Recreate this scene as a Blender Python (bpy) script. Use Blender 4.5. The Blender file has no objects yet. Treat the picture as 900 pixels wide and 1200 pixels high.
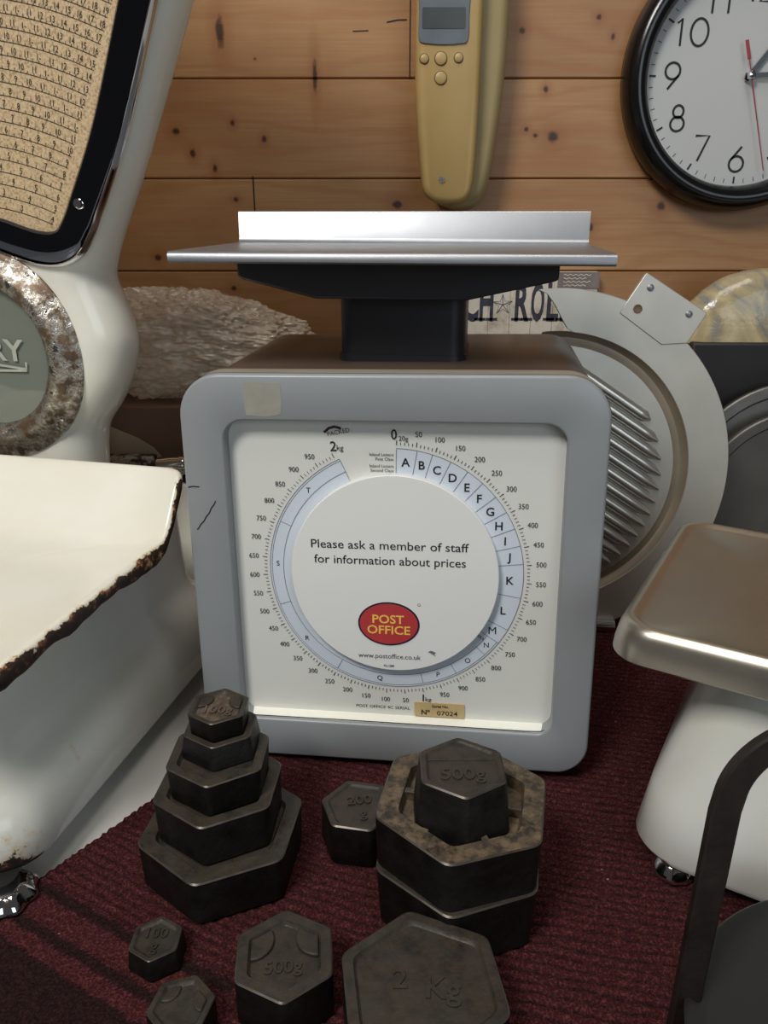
import bpy, bmesh, math, random
from math import sin, cos, pi, radians as rad, sqrt, atan2, hypot
from mathutils import Vector as V, Matrix, noise
random.seed(7)
SC = bpy.context.scene
COL = SC.collection
TAU = 2*pi

# ------------------------------------------------------------------ materials
def srgb(r, g, b):
    f = lambda c: (c/255/12.92) if c/255 <= .04045 else ((c/255+.055)/1.055)**2.4
    return (f(r), f(g), f(b), 1)

class NT:
    def __init__(s, name):
        s.m = bpy.data.materials.new(name); s.m.use_nodes = True
        s.t = s.m.node_tree; s.n = s.t.nodes; s.l = s.t.links
        s.b = s.n['Principled BSDF']; s.out = s.n['Material Output']
        s._oc = None
    def node(s, typ, **kw):
        n = s.n.new(typ)
        for k, v in kw.items(): setattr(n, k, v)
        return n
    def link(s, a, b): s.l.new(a, b)
    def put(s, sock, v):
        if hasattr(v, 'is_output'): s.l.new(v, sock)
        elif v is not None: sock.default_value = v
    def math(s, op, a, b=None, c=None, clamp=False):
        n = s.node('ShaderNodeMath', operation=op, use_clamp=clamp)
        s.put(n.inputs[0], a)
        if b is not None: s.put(n.inputs[1], b)
        if c is not None: s.put(n.inputs[2], c)
        return n.outputs[0]
    def oc(s):
        if s._oc is None: s._oc = s.node('ShaderNodeTexCoord').outputs['Object']
        return s._oc
    def mapped(s, scale=(1, 1, 1), loc=(0, 0, 0)):
        n = s.node('ShaderNodeMapping'); s.link(s.oc(), n.inputs[0])
        n.inputs['Scale'].default_value = scale; n.inputs['Location'].default_value = loc
        return n.outputs[0]
    def noise(s, scale, detail=4, rough=.55, vec=None, dist=0):
        n = s.node('ShaderNodeTexNoise'); s.put(n.inputs['Vector'], vec or s.oc())
        n.inputs['Scale'].default_value = scale; n.inputs['Detail'].default_value = detail
        n.inputs['Roughness'].default_value = rough; n.inputs['Distortion'].default_value = dist
        return n.outputs[0]
    def voronoi(s, scale, feature='F1', out='Distance', vec=None):
        n = s.node('ShaderNodeTexVoronoi', feature=feature); s.put(n.inputs['Vector'], vec or s.oc())
        n.inputs['Scale'].default_value = scale
        return n.outputs[out]
    def ramp(s, fac, stops, interp='LINEAR'):
        n = s.node('ShaderNodeValToRGB'); s.put(n.inputs[0], fac); r = n.color_ramp; r.interpolation = interp
        while len(r.elements) < len(stops): r.elements.new(.5)
        for e, (p, c) in zip(r.elements, stops):
            e.position = p; e.color = c if hasattr(c, '__len__') else (c, c, c, 1)
        return n.outputs[0]
    def mix(s, fac, a, b, mode='MIX'):
        n = s.node('ShaderNodeMix', data_type='RGBA', blend_type=mode)
        s.put(n.inputs['Factor'], fac); s.put(n.inputs['A'], a) if False else None
        s.put(n.inputs[6], a); s.put(n.inputs[7], b)
        return n.outputs[2]
    def bump(s, h, strength=.3, dist=.001, prev=None):
        n = s.node('ShaderNodeBump'); s.put(n.inputs['Height'], h)
        n.inputs['Strength'].default_value = strength; n.inputs['Distance'].default_value = dist
        if prev: s.link(prev, n.inputs['Normal'])
        return n.outputs[0]
    def set(s, **kw):
        for k, v in kw.items(): s.put(s.b.inputs[k.replace('_', ' ')], v)
        return s.m
    def attr(s, name):
        n = s.node('ShaderNodeAttribute'); n.attribute_name = name
        return n.outputs['Fac']

def plain(name, col, rough=.5, metal=0., var=.12, vscale=60, bump=0., bscale=400, coat=0, spec=.5):
    t = NT(name)
    c = t.mix(t.ramp(t.noise(vscale), [(.3, 0.), (.7, 1.)]), [x*(1-var) for x in col[:3]]+[1], [min(1, x*(1+var)) for x in col[:3]]+[1])
    r = t.math('ADD', t.math('MULTIPLY', t.noise(vscale*1.7, 3), .2*rough), .9*rough)
    kw = dict(Base_Color=c, Roughness=r, Metallic=metal)
    if bump: kw['Normal'] = t.bump(t.noise(bscale, 5), bump, .0006)
    m = t.set(**kw)
    t.b.inputs['Coat Weight'].default_value = coat
    t.b.inputs['Specular IOR Level'].default_value = spec
    return m

M = {}
M['grey_paint'] = plain('grey paint', srgb(140, 144, 147), .34, 0, .03, 25, .05, 900)
M['rim_paint'] = plain('beige rim paint', srgb(150, 142, 128), .5, 0, .06, 40)
M['brown_paint'] = plain('brown enamel', srgb(92, 76, 66), .34, 0, .05, 20, .04, 1200)
M['black_plastic'] = plain('black plastic', srgb(38, 38, 42), .38, 0, .08, 40, .04, 1500)
M['gap_black'] = plain('black seam', srgb(14, 12, 11), .7)
M['dial_cream'] = plain('dial cream', srgb(220, 221, 215), .35, 0, .015, 15)
M['dial_white'] = plain('dial white', srgb(230, 231, 228), .4, 0, .01, 15)
M['dial_blue'] = plain('dial pale blue', srgb(208, 217, 228), .4, 0, .01, 15)
M['sill_white'] = plain('white sill', srgb(240, 240, 228), .4, 0, .02, 30)
M['ink'] = plain('black ink', srgb(30, 30, 32), .6, 0, .02)
M['ink_grey'] = plain('grey ink', srgb(110, 112, 116), .6, 0, .02)
M['ink_maroon'] = plain('maroon ink', srgb(60, 26, 34), .6, 0, .05)
M['logo_red'] = plain('logo red', srgb(182, 60, 64), .4, 0, .06, 60)
M['logo_navy'] = plain('logo navy', srgb(24, 22, 48), .5)
M['logo_yellow'] = plain('logo yellow', srgb(246, 196, 92), .5, 0, .03)
M['sticker_tan'] = plain('aged paper sticker', srgb(196, 172, 124), .6, 0, .08, 90)
M['residue'] = plain('tape residue', srgb(148, 146, 136), .6, 0, .1, 120)
M['tray_metal'] = plain('satin aluminium', srgb(152, 155, 160), .40, .85, .04, 35, .03, 700)
M['plate_alu'] = plain('dull aluminium', srgb(186, 182, 172), .42, .55, .06, 28, .04, 300)
M['ridge_alu'] = plain('lit ridge aluminium', srgb(214, 211, 203), .3, .8, .05, 60)  # ridges brighter and shinier than the plate, standing in for stronger light
M['groove_dirt'] = plain('grimy aluminium groove', srgb(158, 146, 128), .5, .45, .1, 40)
M['lid_dark'] = plain('dark tinned lid', srgb(92, 90, 86), .36, .5, .12, 30, .1, 150)
M['stainless'] = plain('stainless steel', srgb(188, 182, 170), .30, .92, .06, 22, .03, 120)
M['chrome'] = plain('chrome', srgb(215, 215, 218), .07, 1., .03, 30)
M['dark_chrome'] = plain('bezel with dark reflection', srgb(78, 82, 92), .06, 1., .04, 30)  # chrome coloured dark to stand in for the dark room it mirrors
M['steel_edge'] = plain('grey lid metal', srgb(120, 118, 114), .45, .8, .25, 30, .1, 200)
M['black_box'] = plain('black board', srgb(32, 31, 32), .55, 0, .15, 30)
M['cardboard'] = plain('brown cardboard', srgb(112, 88, 70), .7, 0, .08, 25, .1, 300)
M['card_beige'] = plain('beige card', srgb(170, 155, 132), .7, 0, .08, 40)
M['phone_front'] = plain('yellowed handset plastic', srgb(180, 152, 98), .42, 0, .05, 30)
M['phone_base'] = plain('yellowed base plastic', srgb(166, 150, 108), .45, 0, .05, 30)
M['phone_screen'] = plain('grey display bezel', srgb(96, 104, 110), .3)
M['phone_lcd'] = plain('dark lcd', srgb(62, 66, 66), .25)
M['clock_black'] = plain('gloss black plastic', srgb(14, 14, 15), .22, 0, .1)
M['clock_face'] = plain('clock face', srgb(186, 188, 188), .5, 0, .01, 15)
M['clock_red'] = plain('red hand', srgb(150, 52, 56), .45)
M['table_white'] = plain('white painted board', srgb(212, 212, 208), .45, 0, .04, 20)
M['rubber'] = plain('black rubber', srgb(22, 20, 20), .6)
M['black_iron'] = plain('blackened wrought iron', srgb(36, 29, 26), .5, .2, .5, 70, .5, 300)
M['black_pan'] = plain('black pan enamel', srgb(33, 32, 32), .5, 0, .12, 22, .1, 300)
M['glass_green'] = plain('green grey badge glass', srgb(118, 124, 114), .08, 0, .03, 10, coat=1)
M['badge_letter'] = plain('pale badge letters', srgb(176, 178, 166), .4)
M['sign_wood'] = None

def iron(name, col, dust):
    t = NT(name)
    n1 = t.noise(90, 5); n2 = t.noise(420, 4)
    c = t.mix(t.ramp(n1, [(.35, 0.), (.7, 1.)]), [x*.65 for x in col[:3]]+[1], [x*1.5 for x in col[:3]]+[1])
    if dust: c = t.mix(t.ramp(t.noise(150, 6, .7), [(.42, 0.), (.62, 1.)]), c, dust)
    nb = t.bump(n2, .35, .0007, t.bump(n1, .35, .0015))
    t.b.inputs['Specular IOR Level'].default_value = .3
    return t.set(Base_Color=c, Roughness=t.ramp(n1, [(.3, .40), (.7, .60)]), Metallic=.1, Normal=nb)
M['iron'] = iron('black cast iron', srgb(21, 19, 18), None)
M['iron_edge'] = plain('worn bare iron edge', srgb(76, 71, 64), .36, .5, .35, 120)
M['iron_top'] = iron('lit dusty cast iron top', srgb(50, 47, 42), srgb(62, 54, 45))  # tops coloured paler than the sides for light from above, plus dust
M['iron_dust'] = iron('dusty cast iron recess', srgb(74, 63, 54), srgb(108, 92, 78))
M['iron_rust'] = iron('crusted cast iron', srgb(58, 52, 45), srgb(110, 94, 74))

def enamel(name, col, rust=False):
    t = NT(name)
    c = t.mix(t.ramp(t.noise(14), [(.35, 0.), (.7, 1.)]), col, [col[0]*.94, col[1]*.93, col[2]*.86, 1])
    # sparse dark pits
    pit = t.ramp(t.voronoi(70), [(.0, 1.), (.028, 0.)])
    pit = t.math('MULTIPLY', pit, t.ramp(t.noise(25), [(.56, 0.), (.62, 1.)]))
    c = t.mix(pit, c, srgb(70, 62, 54))
    rough = .16
    kw = {}
    if rust:
        e = t.attr('wear')
        k = t.math('ADD', e, t.math('MULTIPLY', t.math('SUBTRACT', t.noise(75, 8, .72), .5), 1.7))
        chip = t.ramp(k, [(.60, 0.), (.63, 1.)])
        yel = t.ramp(k, [(.40, 0.), (.60, 1.)])
        rc = t.ramp(t.noise(130, 6, .7), [(.36, srgb(28, 21, 19)), (.54, srgb(52, 36, 28)), (.60, srgb(140, 86, 48)), (.66, srgb(206, 186, 148))])
        c = t.mix(t.math('MULTIPLY', yel, .55), c, srgb(208, 176, 120))
        c = t.mix(chip, c, rc)
        kw['Normal'] = t.bump(t.math('MULTIPLY', chip, -1.), .6, .0012)
        r = t.mix(chip, (.16, .16, .16, 1), (.75, .75, .75, 1))
        kw['Roughness'] = r
    else: kw['Roughness'] = rough
    m = t.set(Base_Color=c, **kw)
    return m
M['enamel'] = enamel('cream white enamel', srgb(232, 231, 222))
M['enamel_chip'] = enamel('chipped white enamel', srgb(234, 232, 222), True)
M['enamel_cool'] = enamel('white enamel body', srgb(226, 227, 222), True)

def rusty_ring():
    t = NT('rusted chrome ring')
    k = t.ramp(t.noise(120, 7, .7), [(.40, 0.), (.57, 1.)])
    c = t.mix(k, srgb(205, 200, 190), t.ramp(t.noise(60, 4), [(.35, srgb(58, 46, 38)), (.65, srgb(112, 92, 72))]))
    return t.set(Base_Color=c, Metallic=t.math('SUBTRACT', 1., t.math('MULTIPLY', k, .45)), Roughness=t.math('ADD', .1, t.math('MULTIPLY', k, .3)),
                 Normal=t.bump(k, .4, .0006))
M['rusty_ring'] = rusty_ring()
def rusty_bar():
    t = NT('flaking rusty bar')
    k = t.ramp(t.noise(90, 7, .7), [(.45, 0.), (.5, 1.)])
    return t.set(Base_Color=t.mix(k, srgb(165, 155, 135), srgb(58, 46, 38)), Roughness=.6)
M['rusty_bar'] = rusty_bar()

def paper():
    t = NT('speckled tan chart paper')
    n = t.noise(750, 2, .5)
    c = t.ramp(n, [(.34, srgb(160, 136, 104)), (.46, srgb(190, 164, 128)), (.64, srgb(206, 182, 146))])
    return t.set(Base_Color=c, Roughness=.5)
M['chart_paper'] = paper()

def film():
    t = NT('crumpled clear bubble film')
    n = t.noise(45, 6, .7)
    t.set(Base_Color=srgb(226, 212, 192), Roughness=.09, Normal=t.bump(t.noise(260, 4, .6), .5, .002), Alpha=t.ramp(n, [(.35, .40), (.65, .72)]))
    t.b.inputs['Coat Weight'].default_value = 1.
    t.b.inputs['Specular IOR Level'].default_value = 1.
    return t.m
M['film'] = film()
def wrap():
    t = NT('cloudy cream plastic')
    n = t.noise(16, 5, .6, dist=1.5)
    c = t.ramp(n, [(.35, srgb(120, 122, 122)), (.5, srgb(176, 160, 122)), (.62, srgb(196, 182, 148))])
    return t.set(Base_Color=c, Roughness=.2, Normal=t.bump(t.noise(40, 4), .5, .003))
M['cloudy'] = wrap()

# ------------------------------------------------------------------ mesh helpers
class MB:
    def __init__(s): s.v = []; s.f = []; s.mi = []; s.at = None
    def add(s, verts, faces, mi=0):
        b = len(s.v); s.v += [tuple(v) for v in verts]
        s.f += [tuple(i+b for i in f) for f in faces]; s.mi += [mi]*len(faces)
        return b
    def box(s, c, size, T=None, mi=0):
        x, y, z = [k/2 for k in size]
        P = [V((c[0]+i*x, c[1]+j*y, c[2]+k*z)) for i in (-1, 1) for j in (-1, 1) for k in (-1, 1)]
        if T: P = [T(p) for p in P]
        s.add(P, [(0, 1, 3, 2), (4, 6, 7, 5), (0, 4, 5, 1), (2, 3, 7, 6), (0, 2, 6, 4), (1, 5, 7, 3)], mi); return s
    def loft(s, rings, cap0=False, cap1=False, closed=True, mi=0, wrap=False):
        n = len(rings[0]); b = len(s.v)
        for r in rings: s.v += [tuple(p) for p in r]
        R = len(rings)
        for i in range(R if wrap else R-1):
            i2 = (i+1) % R
            for j in range(n if closed else n-1):
                k = (j+1) % n
                s.f.append((b+i*n+j, b+i*n+k, b+i2*n+k, b+i2*n+j)); s.mi.append(mi)
        if cap0: s.f.append(tuple(b+j for j in range(n))[::-1]); s.mi.append(mi)
        if cap1: s.f.append(tuple(b+(R-1)*n+j for j in range(n))); s.mi.append(mi)
        return s
    def lathe(s, prof, n=64, T=None, mi=0, cap0=False, cap1=False, a0=0, a1=TAU):
        full = abs(a1-a0-TAU) < 1e-6; k = n if full else n+1
        rings = []
        for r, h in prof:
            rings.append([V((r*cos(a0+(a1-a0)*i/n), r*sin(a0+(a1-a0)*i/n), h)) for i in range(k)])
        if T: rings = [[T(p) for p in r] for r in rings]
        return s.loft(rings, cap0, cap1, full, mi)
    def tube(s, path, r, n=12, caps=True, closed=False, mi=0):
        path = [V(p) for p in path]; rings = []; m = len(path); u = None
        for i, p in enumerate(path):
            a = path[(i-1) % m] if (closed or i) else p; c = path[(i+1) % m] if (closed or i < m-1) else p
            t = (c-a).normalized()
            if u is None: u = t.orthogonal().normalized()
            u = (u-t*u.dot(t)).normalized(); w = t.cross(u)
            rr = r[i] if hasattr(r, '__len__') else r
            rings.append([p+u*rr*cos(TAU*j/n)+w*rr*sin(TAU*j/n) for j in range(n)])
        return s.loft(rings, caps and not closed, caps and not closed, True, mi, wrap=closed)
    def poly(s, pts, T, y0, y1, mi=0):
        """polygon (x,z) extruded along y"""
        a = [T(V((p[0], y0, p[1]))) for p in pts]; b = [T(V((p[0], y1, p[1]))) for p in pts]
        return s.loft([a, b], True, True, True, mi)
    def ribbon(s, pts, w, T, y=0, closed=False, mi=0):
        """flat stroke in the (x,z) plane"""
        n = len(pts); L = []; Rr = []
        for i, p in enumerate(pts):
            a = pts[(i-1) % n] if (closed or i) else p; c = pts[(i+1) % n] if (closed or i < n-1) else p
            dx, dz = c[0]-a[0], c[1]-a[1]; d = hypot(dx, dz) or 1
            nx, nz = -dz/d*w/2, dx/d*w/2
            L.append(T(V((p[0]+nx, y, p[1]+nz)))); Rr.append(T(V((p[0]-nx, y, p[1]-nz))))
        b = s.add(L+Rr, [])
        for i in range(n if closed else n-1):
            k = (i+1) % n
            s.f.append((b+i, b+k, b+n+k, b+n+i)); s.mi.append(mi)
        return s
    def build(s, name, mats, parent=None, smooth=35, bevel=0, seg=2, local=False, normals=True):
        me = bpy.data.meshes.new(name)
        v = s.v
        root = parent
        while root is not None and root.parent is not None: root = root.parent
        if root is not None and not local:
            o = root.location; v = [(p[0]-o.x, p[1]-o.y, p[2]-o.z) for p in v]
        me.from_pydata(v, [], s.f)
        if not isinstance(mats, (list, tuple)): mats = [mats]
        for m in mats: me.materials.append(m)
        if len(mats) > 1: me.polygons.foreach_set('material_index', s.mi)
        if normals:
            bm = bmesh.new(); bm.from_mesh(me); bmesh.ops.recalc_face_normals(bm, faces=bm.faces); bm.to_mesh(me); bm.free()
        if s.at is not None:
            a = me.attributes.new('wear', 'FLOAT', 'POINT'); a.data.foreach_set('value', s.at)
        if smooth:
            me.polygons.foreach_set('use_smooth', [True]*len(me.polygons)); me.set_sharp_from_angle(angle=rad(smooth))
        me.update()
        o = bpy.data.objects.new(name, me); COL.objects.link(o)
        if parent is not None: o.parent = parent
        if bevel:
            b = o.modifiers.new('bevel', 'BEVEL'); b.width = bevel; b.segments = seg; b.limit_method = 'ANGLE'; b.angle_limit = rad(40)
            b.harden_normals = False
        return o

def tag(o, label, cat, group=None):
    o['label'] = label; o['category'] = cat
    if group: o['group'] = group
    return o
def thing(name, loc, label, cat, group=None, rz=0):
    o = bpy.data.objects.new(name, None); COL.objects.link(o); o.location = loc; o.rotation_euler = (0, 0, rz); o.empty_display_size = .02
    return tag(o, label, cat, group)
def solo(mb, name, mat, loc, label, cat, group=None, **kw):
    """a thing that is one mesh, its origin at loc"""
    mb.v = [(p[0]-loc[0], p[1]-loc[1], p[2]-loc[2]) for p in mb.v]
    o = mb.build(name, mat, None, **kw); o.location = loc
    return tag(o, label, cat, group)

def rrect(x0, x1, y0, y1, r, n=8):
    """rounded rectangle, ccw"""
    rs = r if hasattr(r, '__len__') else [r]*4
    P = []
    for (cx, cy, a, q) in ((x1-rs[0], y0+rs[0], -90, rs[0]), (x1-rs[1], y1-rs[1], 0, rs[1]), (x0+rs[2], y1-rs[2], 90, rs[2]), (x0+rs[3], y0+rs[3], 180, rs[3])):
        for i in range(n+1):
            t = rad(a+90*i/n); P.append((cx+q*cos(t), cy+q*sin(t)))
    return P
def catmull(P, k=6, closed=False):
    n = len(P); out = []
    for i in range(n if closed else n-1):
        p = [P[(i+d) % n] if closed else P[min(max(i+d, 0), n-1)] for d in (-1, 0, 1, 2)]
        for j in range(k):
            t = j/k
            out.append(tuple(.5*((2*b)+(-a+c)*t+(2*a-5*b+4*c-d)*t*t+(-a+3*b-3*c+d)*t**3) for a, b, c, d in zip(*p)))
    if not closed: out.append(tuple(P[-1]))
    return out
def offset(P, d, closed=True):
    """inward offset of a ccw loop by d"""
    n = len(P); out = []
    for i in range(n):
        a, c = P[(i-1) % n], P[(i+1) % n]
        dx, dy = c[0]-a[0], c[1]-a[1]; L = hypot(dx, dy) or 1
        out.append((P[i][0]-dy/L*d, P[i][1]+dx/L*d))
    return out
def smooth01(t): t = min(1, max(0, t)); return t*t*(3-2*t)

# text: glyph outlines of the built-in font, flattened to mesh data
_tc = {}
def glyphs(txt, bold=0., extrude=0., space=1.0):
    k = (txt, bold, extrude, space)
    if k not in _tc:
        c = bpy.data.curves.new('t', 'FONT'); c.body = txt; c.offset = bold; c.extrude = extrude; c.resolution_u = 3
        c.align_x = 'CENTER'; c.space_character = space
        o = bpy.data.objects.new('t', c); COL.objects.link(o)
        bpy.context.view_layer.update()
        dg = bpy.context.evaluated_depsgraph_get(); e = o.evaluated_get(dg); me = e.to_mesh()
        vs = [tuple(v.co) for v in me.vertices]; fs = [tuple(p.vertices) for p in me.polygons]
        e.to_mesh_clear(); bpy.data.objects.remove(o); bpy.data.curves.remove(c)
        if vs:
            x0 = min(v[0] for v in vs); x1 = max(v[0] for v in vs); y0 = min(v[1] for v in vs); y1 = max(v[1] for v in vs)
        else: x0 = x1 = y0 = y1 = 0
        _tc[k] = (vs, fs, x0, x1, y0, y1)
    return _tc[k]
def text(mb, txt, x, z, T, h=None, width=None, bold=0., ang=0., y=0., align='C', mi=0, extrude=0, space=1.0, cap=.70, sx=1):
    """write txt centred at (x, z) in the (x,z) plane of T; h = capital height"""
    vs, fs, x0, x1, y0, y1 = glyphs(txt, bold, extrude/((h or 1)/cap) if extrude else 0, space)
    sc = (h/cap) if h else width/(x1-x0)
    if width and h: sx = width/((x1-x0)*sc)
    cx = (x0+x1)/2 if align == 'C' else (x0 if align == 'L' else x1); cy = cap/2
    ca, sa = cos(ang), sin(ang); P = []
    for v in vs:
        a, b = (v[0]-cx)*sc*sx, (v[1]-cy)*sc
        P.append(T(V((x+a*ca-b*sa, y-v[2]*sc, z+a*sa+b*ca))))
    mb.add(P, fs, mi)

# ================================================================== SETTING
# back wall: horizontal pine boards
WY = .70
def wood_mat():
    t = NT('knotty pine boards')
    sx = t.node('ShaderNodeSeparateXYZ'); t.link(t.oc(), sx.inputs[0]); X, Z = sx.outputs[0], sx.outputs[2]
    row = t.math('FLOOR', t.math('DIVIDE', t.math('SUBTRACT', Z, .3864-.0722*6), .0722))
    rx = t.math('MULTIPLY', t.math('SINE', t.math('MULTIPLY', row, 12.9)), 43.7)
    cmb = t.node('ShaderNodeCombineXYZ'); t.put(cmb.inputs[0], t.math('ADD', X, rx)); t.put(cmb.inputs[1], row); t.put(cmb.inputs[2], Z)
    def mapv(s):
        m = t.node('ShaderNodeMapping'); t.link(cmb.outputs[0], m.inputs[0]); m.inputs['Scale'].default_value = s; return m.outputs[0]
    warp = t.noise(1., 3, .5, mapv((5, 3, 22)))
    zz = t.math('ADD', t.math('MULTIPLY', Z, 150.), t.math('MULTIPLY', warp, 14.))
    g = t.math('ADD', .5, t.math('MULTIPLY', t.math('SINE', t.math('MULTIPLY', zz, 2.1)), .5))
    fine = t.noise(1., 5, .6, mapv((12, 5, 420)))
    blot = t.noise(1., 3, .5, mapv((7, 7, 14)))
    base = t.ramp(blot, [(.3, srgb(152, 112, 72)), (.5, srgb(166, 124, 82)), (.72, srgb(178, 138, 94))])
    c = t.mix(t.math('MULTIPLY', t.ramp(g, [(.5, 0.), (1., 1.)]), .30), base, srgb(150, 92, 48))
    c = t.mix(t.math('MULTIPLY', t.ramp(fine, [(.35, 1.), (.6, 0.)]), .28), c, srgb(146, 92, 52))
    tone = t.math('ADD', .93, t.math('MULTIPLY', t.math('SINE', t.math('MULTIPLY', row, 5.3)), .07))
    c = t.mix(1., c, tone, 'MULTIPLY')
    # knots at their places on the boards: x, z, radius x, radius z
    K = [(.1352, .345, .0055, .0050), (.1135, .3505, .0022, .0022), (.121, .346, .0025, .002), (.127, .379, .0025, .003), (.106, .419, .003, .003),
         (.228, .2935, .0045, .0042), (.171, .277, .0035, .0040), (.164, .428, .0025, .0025), (.176, .415, .002, .003),
         (-.126, .418, .0040, .0130), (-.054, .388, .0022, .0140), (-.166, .349, .0040, .0030), (-.1205, .355, .0022, .0028), (-.096, .3435, .0024, .003),
         (-.154, .333, .003, .004), (-.137, .322, .0022, .004), (-.1215, .2985, .0025, .0025), (.011, .2945, .005, .004), (-.190, .253, .0035, .0035),
         (-.128, .228, .0028, .0025), (-.1, .4, .001, .001), (.155, .233, .003, .003), (-.18, .43, .003, .003)]
    tot = None; halo = None
    for (kx, kz, ra, rb) in K:
        a = t.math('DIVIDE', t.math('SUBTRACT', X, kx), ra); b = t.math('DIVIDE', t.math('SUBTRACT', Z, kz), rb)
        d = t.math('SQRT', t.math('ADD', t.math('MULTIPLY', a, a), t.math('MULTIPLY', b, b)))
        tot = d if tot is None else t.math('MINIMUM', tot, d)
    tot = t.math('ADD', tot, t.math('MULTIPLY', t.math('SUBTRACT', t.noise(300, 4), .5), .8))
    c = t.mix(t.ramp(t.math('DIVIDE', tot, 3.2), [(.22, .55), (.95, 0.)]), c, srgb(140, 84, 44))
    c = t.mix(t.ramp(tot, [(.45, 1.), (1.05, 0.)]), c, srgb(62, 36, 22))
    nb = t.bump(fine, .12, .0005)
    return t.set(Base_Color=c, Roughness=.42, Normal=nb)
M['pine'] = wood_mat()
mb = MB()
z = .3864-.0722*6
prof = []
while z < .98:
    prof += [(WY+.004, z+.0001), (WY+.0012, z+.0004), (WY, z+.0014), (WY, z+.0722-.0012), (WY+.0012, z+.0722-.0003), (WY+.004, z+.0722-.00005)]
    z += .0722
ring0 = [V((-1.2, y, zz)) for y, zz in prof]+[V((-1.2, WY+.03, prof[-1][1])), V((-1.2, WY+.03, prof[0][1]))]
ring1 = [V((1.2, p.y, p.z)) for p in ring0]
mb.loft([ring0, ring1], True, True)
w = mb.build('wall_back', M['pine'], smooth=0); w['kind'] = 'structure'
# butt joint groove between two boards
mb = MB(); mb.box((-.1065, WY-.0001, .2805), (.0011, .0006, .0716)); mb.box((.02, WY-.0001, .4224), (.0009, .0006, .0716))
t_ = mb.build('trim_1', M['gap_black'], smooth=0); t_['kind'] = 'structure'
# pencil dashes / small cracks in the boards
mb = MB(); R0 = lambda p: p
mb.ribbon([(.002, .4245), (.0105, .426), (.0175, .4262)], .0009, R0, WY-.0003); mb.ribbon([(-.024, .4185), (-.012, .419)], .0007, R0, WY-.0003)
t_ = mb.build('trim_2', M['gap_black'], smooth=0, normals=False); t_['kind'] = 'structure'
# floor of the room
mb = MB(); mb.box((0, -.2, -.80), (2.4, 2.4, .04)); f_ = mb.build('floor', M['cardboard'], smooth=0); f_['kind'] = 'structure'

# table: white painted board on legs
TZ = -.004
tb = thing('display_table', (0, .3, -.78), 'white painted display table that everything stands on', 'table')
mb = MB(); mb.box((0, .345, TZ-.015), (1.9, .70, .03)); mb.build('table_top', M['table_white'], tb, bevel=.003)
for x in (-.9, .9):
    for y in (.03, .66):
        mb = MB(); mb.box((x, y, (TZ-.03-.78)/2), (.05, .05, .78+TZ-.03)); mb.build('leg', M['table_white'], tb, bevel=.003)

# carpet runner with curved ribs
def carpet_mat():
    t = NT('dark red ribbed carpet')
    rib = t.attr('wear')           # -1 = dark band, 0..1 = rib height
    n = t.noise(900, 3, .7); n2 = t.noise(260, 4, .7)
    red = t.ramp(n, [(.3, srgb(46, 20, 22)), (.5, srgb(70, 32, 34)), (.66, srgb(112, 62, 62))])
    red = t.mix(t.ramp(n2, [(.35, .45), (.6, 0.)]), red, srgb(60, 26, 28))
    drk = t.ramp(n, [(.35, srgb(20, 14, 14)), (.7, srgb(50, 34, 33))])
    c = t.mix(t.ramp(rib, [(.05, .9), (.50, 0.)]), red, drk)
    lint = t.math('MULTIPLY', t.ramp(t.voronoi(95), [(.0, 1.), (.055, 0.)]), t.ramp(t.noise(40), [(.50, 0.), (.56, 1.)]))
    c = t.mix(lint, c, srgb(190, 180, 170))
    return t.set(Base_Color=c, Roughness=.95, Specular_IOR_Level=.1, Normal=t.bump(n, .8, .002))
M['carpet'] = carpet_mat()
def rib_g(x):
    # slope -.22 on the right easing to -.56 on the left
    x = max(min(x, .5), -.35)
    if x > .05: return -.22*(x-.05)
    if x > -.12: d = .05-x; return .22*d+.5*(.34/.17)*d*d
    d = .17; return .22*d+.5*2*d*d+.56*(-.12-x)
mb = MB(); step = .0013
xs = int(.56/step); ys = int(.44/.0010)
at = []
ph_b = .2373-rib_g(-.1362); ph1 = .2628-rib_g(-.127); ph2 = .2445-rib_g(-.1285)
Y0, Y1 = .10, .54
verts = []
for j in range(ys+1):
    y = Y0+(Y1-Y0)*j/ys
    xl = -.1239+(y-.3382)*.708
    xl += .0012*noise.noise(V((0, y*120, 3)))
    for i in range(xs+1):
        x = xl+.56*i/xs
        ph = y-rib_g(x)
        jit = .0016*noise.noise(V((x*60, y*60, 1)))
        w_ = .5+.5*sin(TAU*(ph+jit)/.0050)
        k = w_*.9+.1+.36*noise.noise(V((x*330, y*330, 9)))
        e = .0012*noise.noise(V((x*220, y*220, 5)))
        if x < -.06:
            if ph+e < ph_b: k = -.3
            elif abs(ph+e-ph1) < .0032 or abs(ph+e-ph2) < .0030: k = -.1
            elif ph < ph1+.003: k = .62+.3*w_*.5
            dens = .35 if ph < ph1+.003 else 1
        else: dens = 1
        h = .0013*(w_ if dens == 1 else .5+.5*w_*dens)-.0011
        h += .0009*noise.noise(V((x*500, y*500, 2)))
        edge = min(1, i*.56/xs/.003)
        verts.append((x, y, (h-.0015*(1-edge)))); at.append(k)
nx = xs+1
faces = [(j*nx+i, j*nx+i+1, (j+1)*nx+i+1, (j+1)*nx+i) for j in range(ys) for i in range(xs)]
b0 = len(verts)
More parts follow.
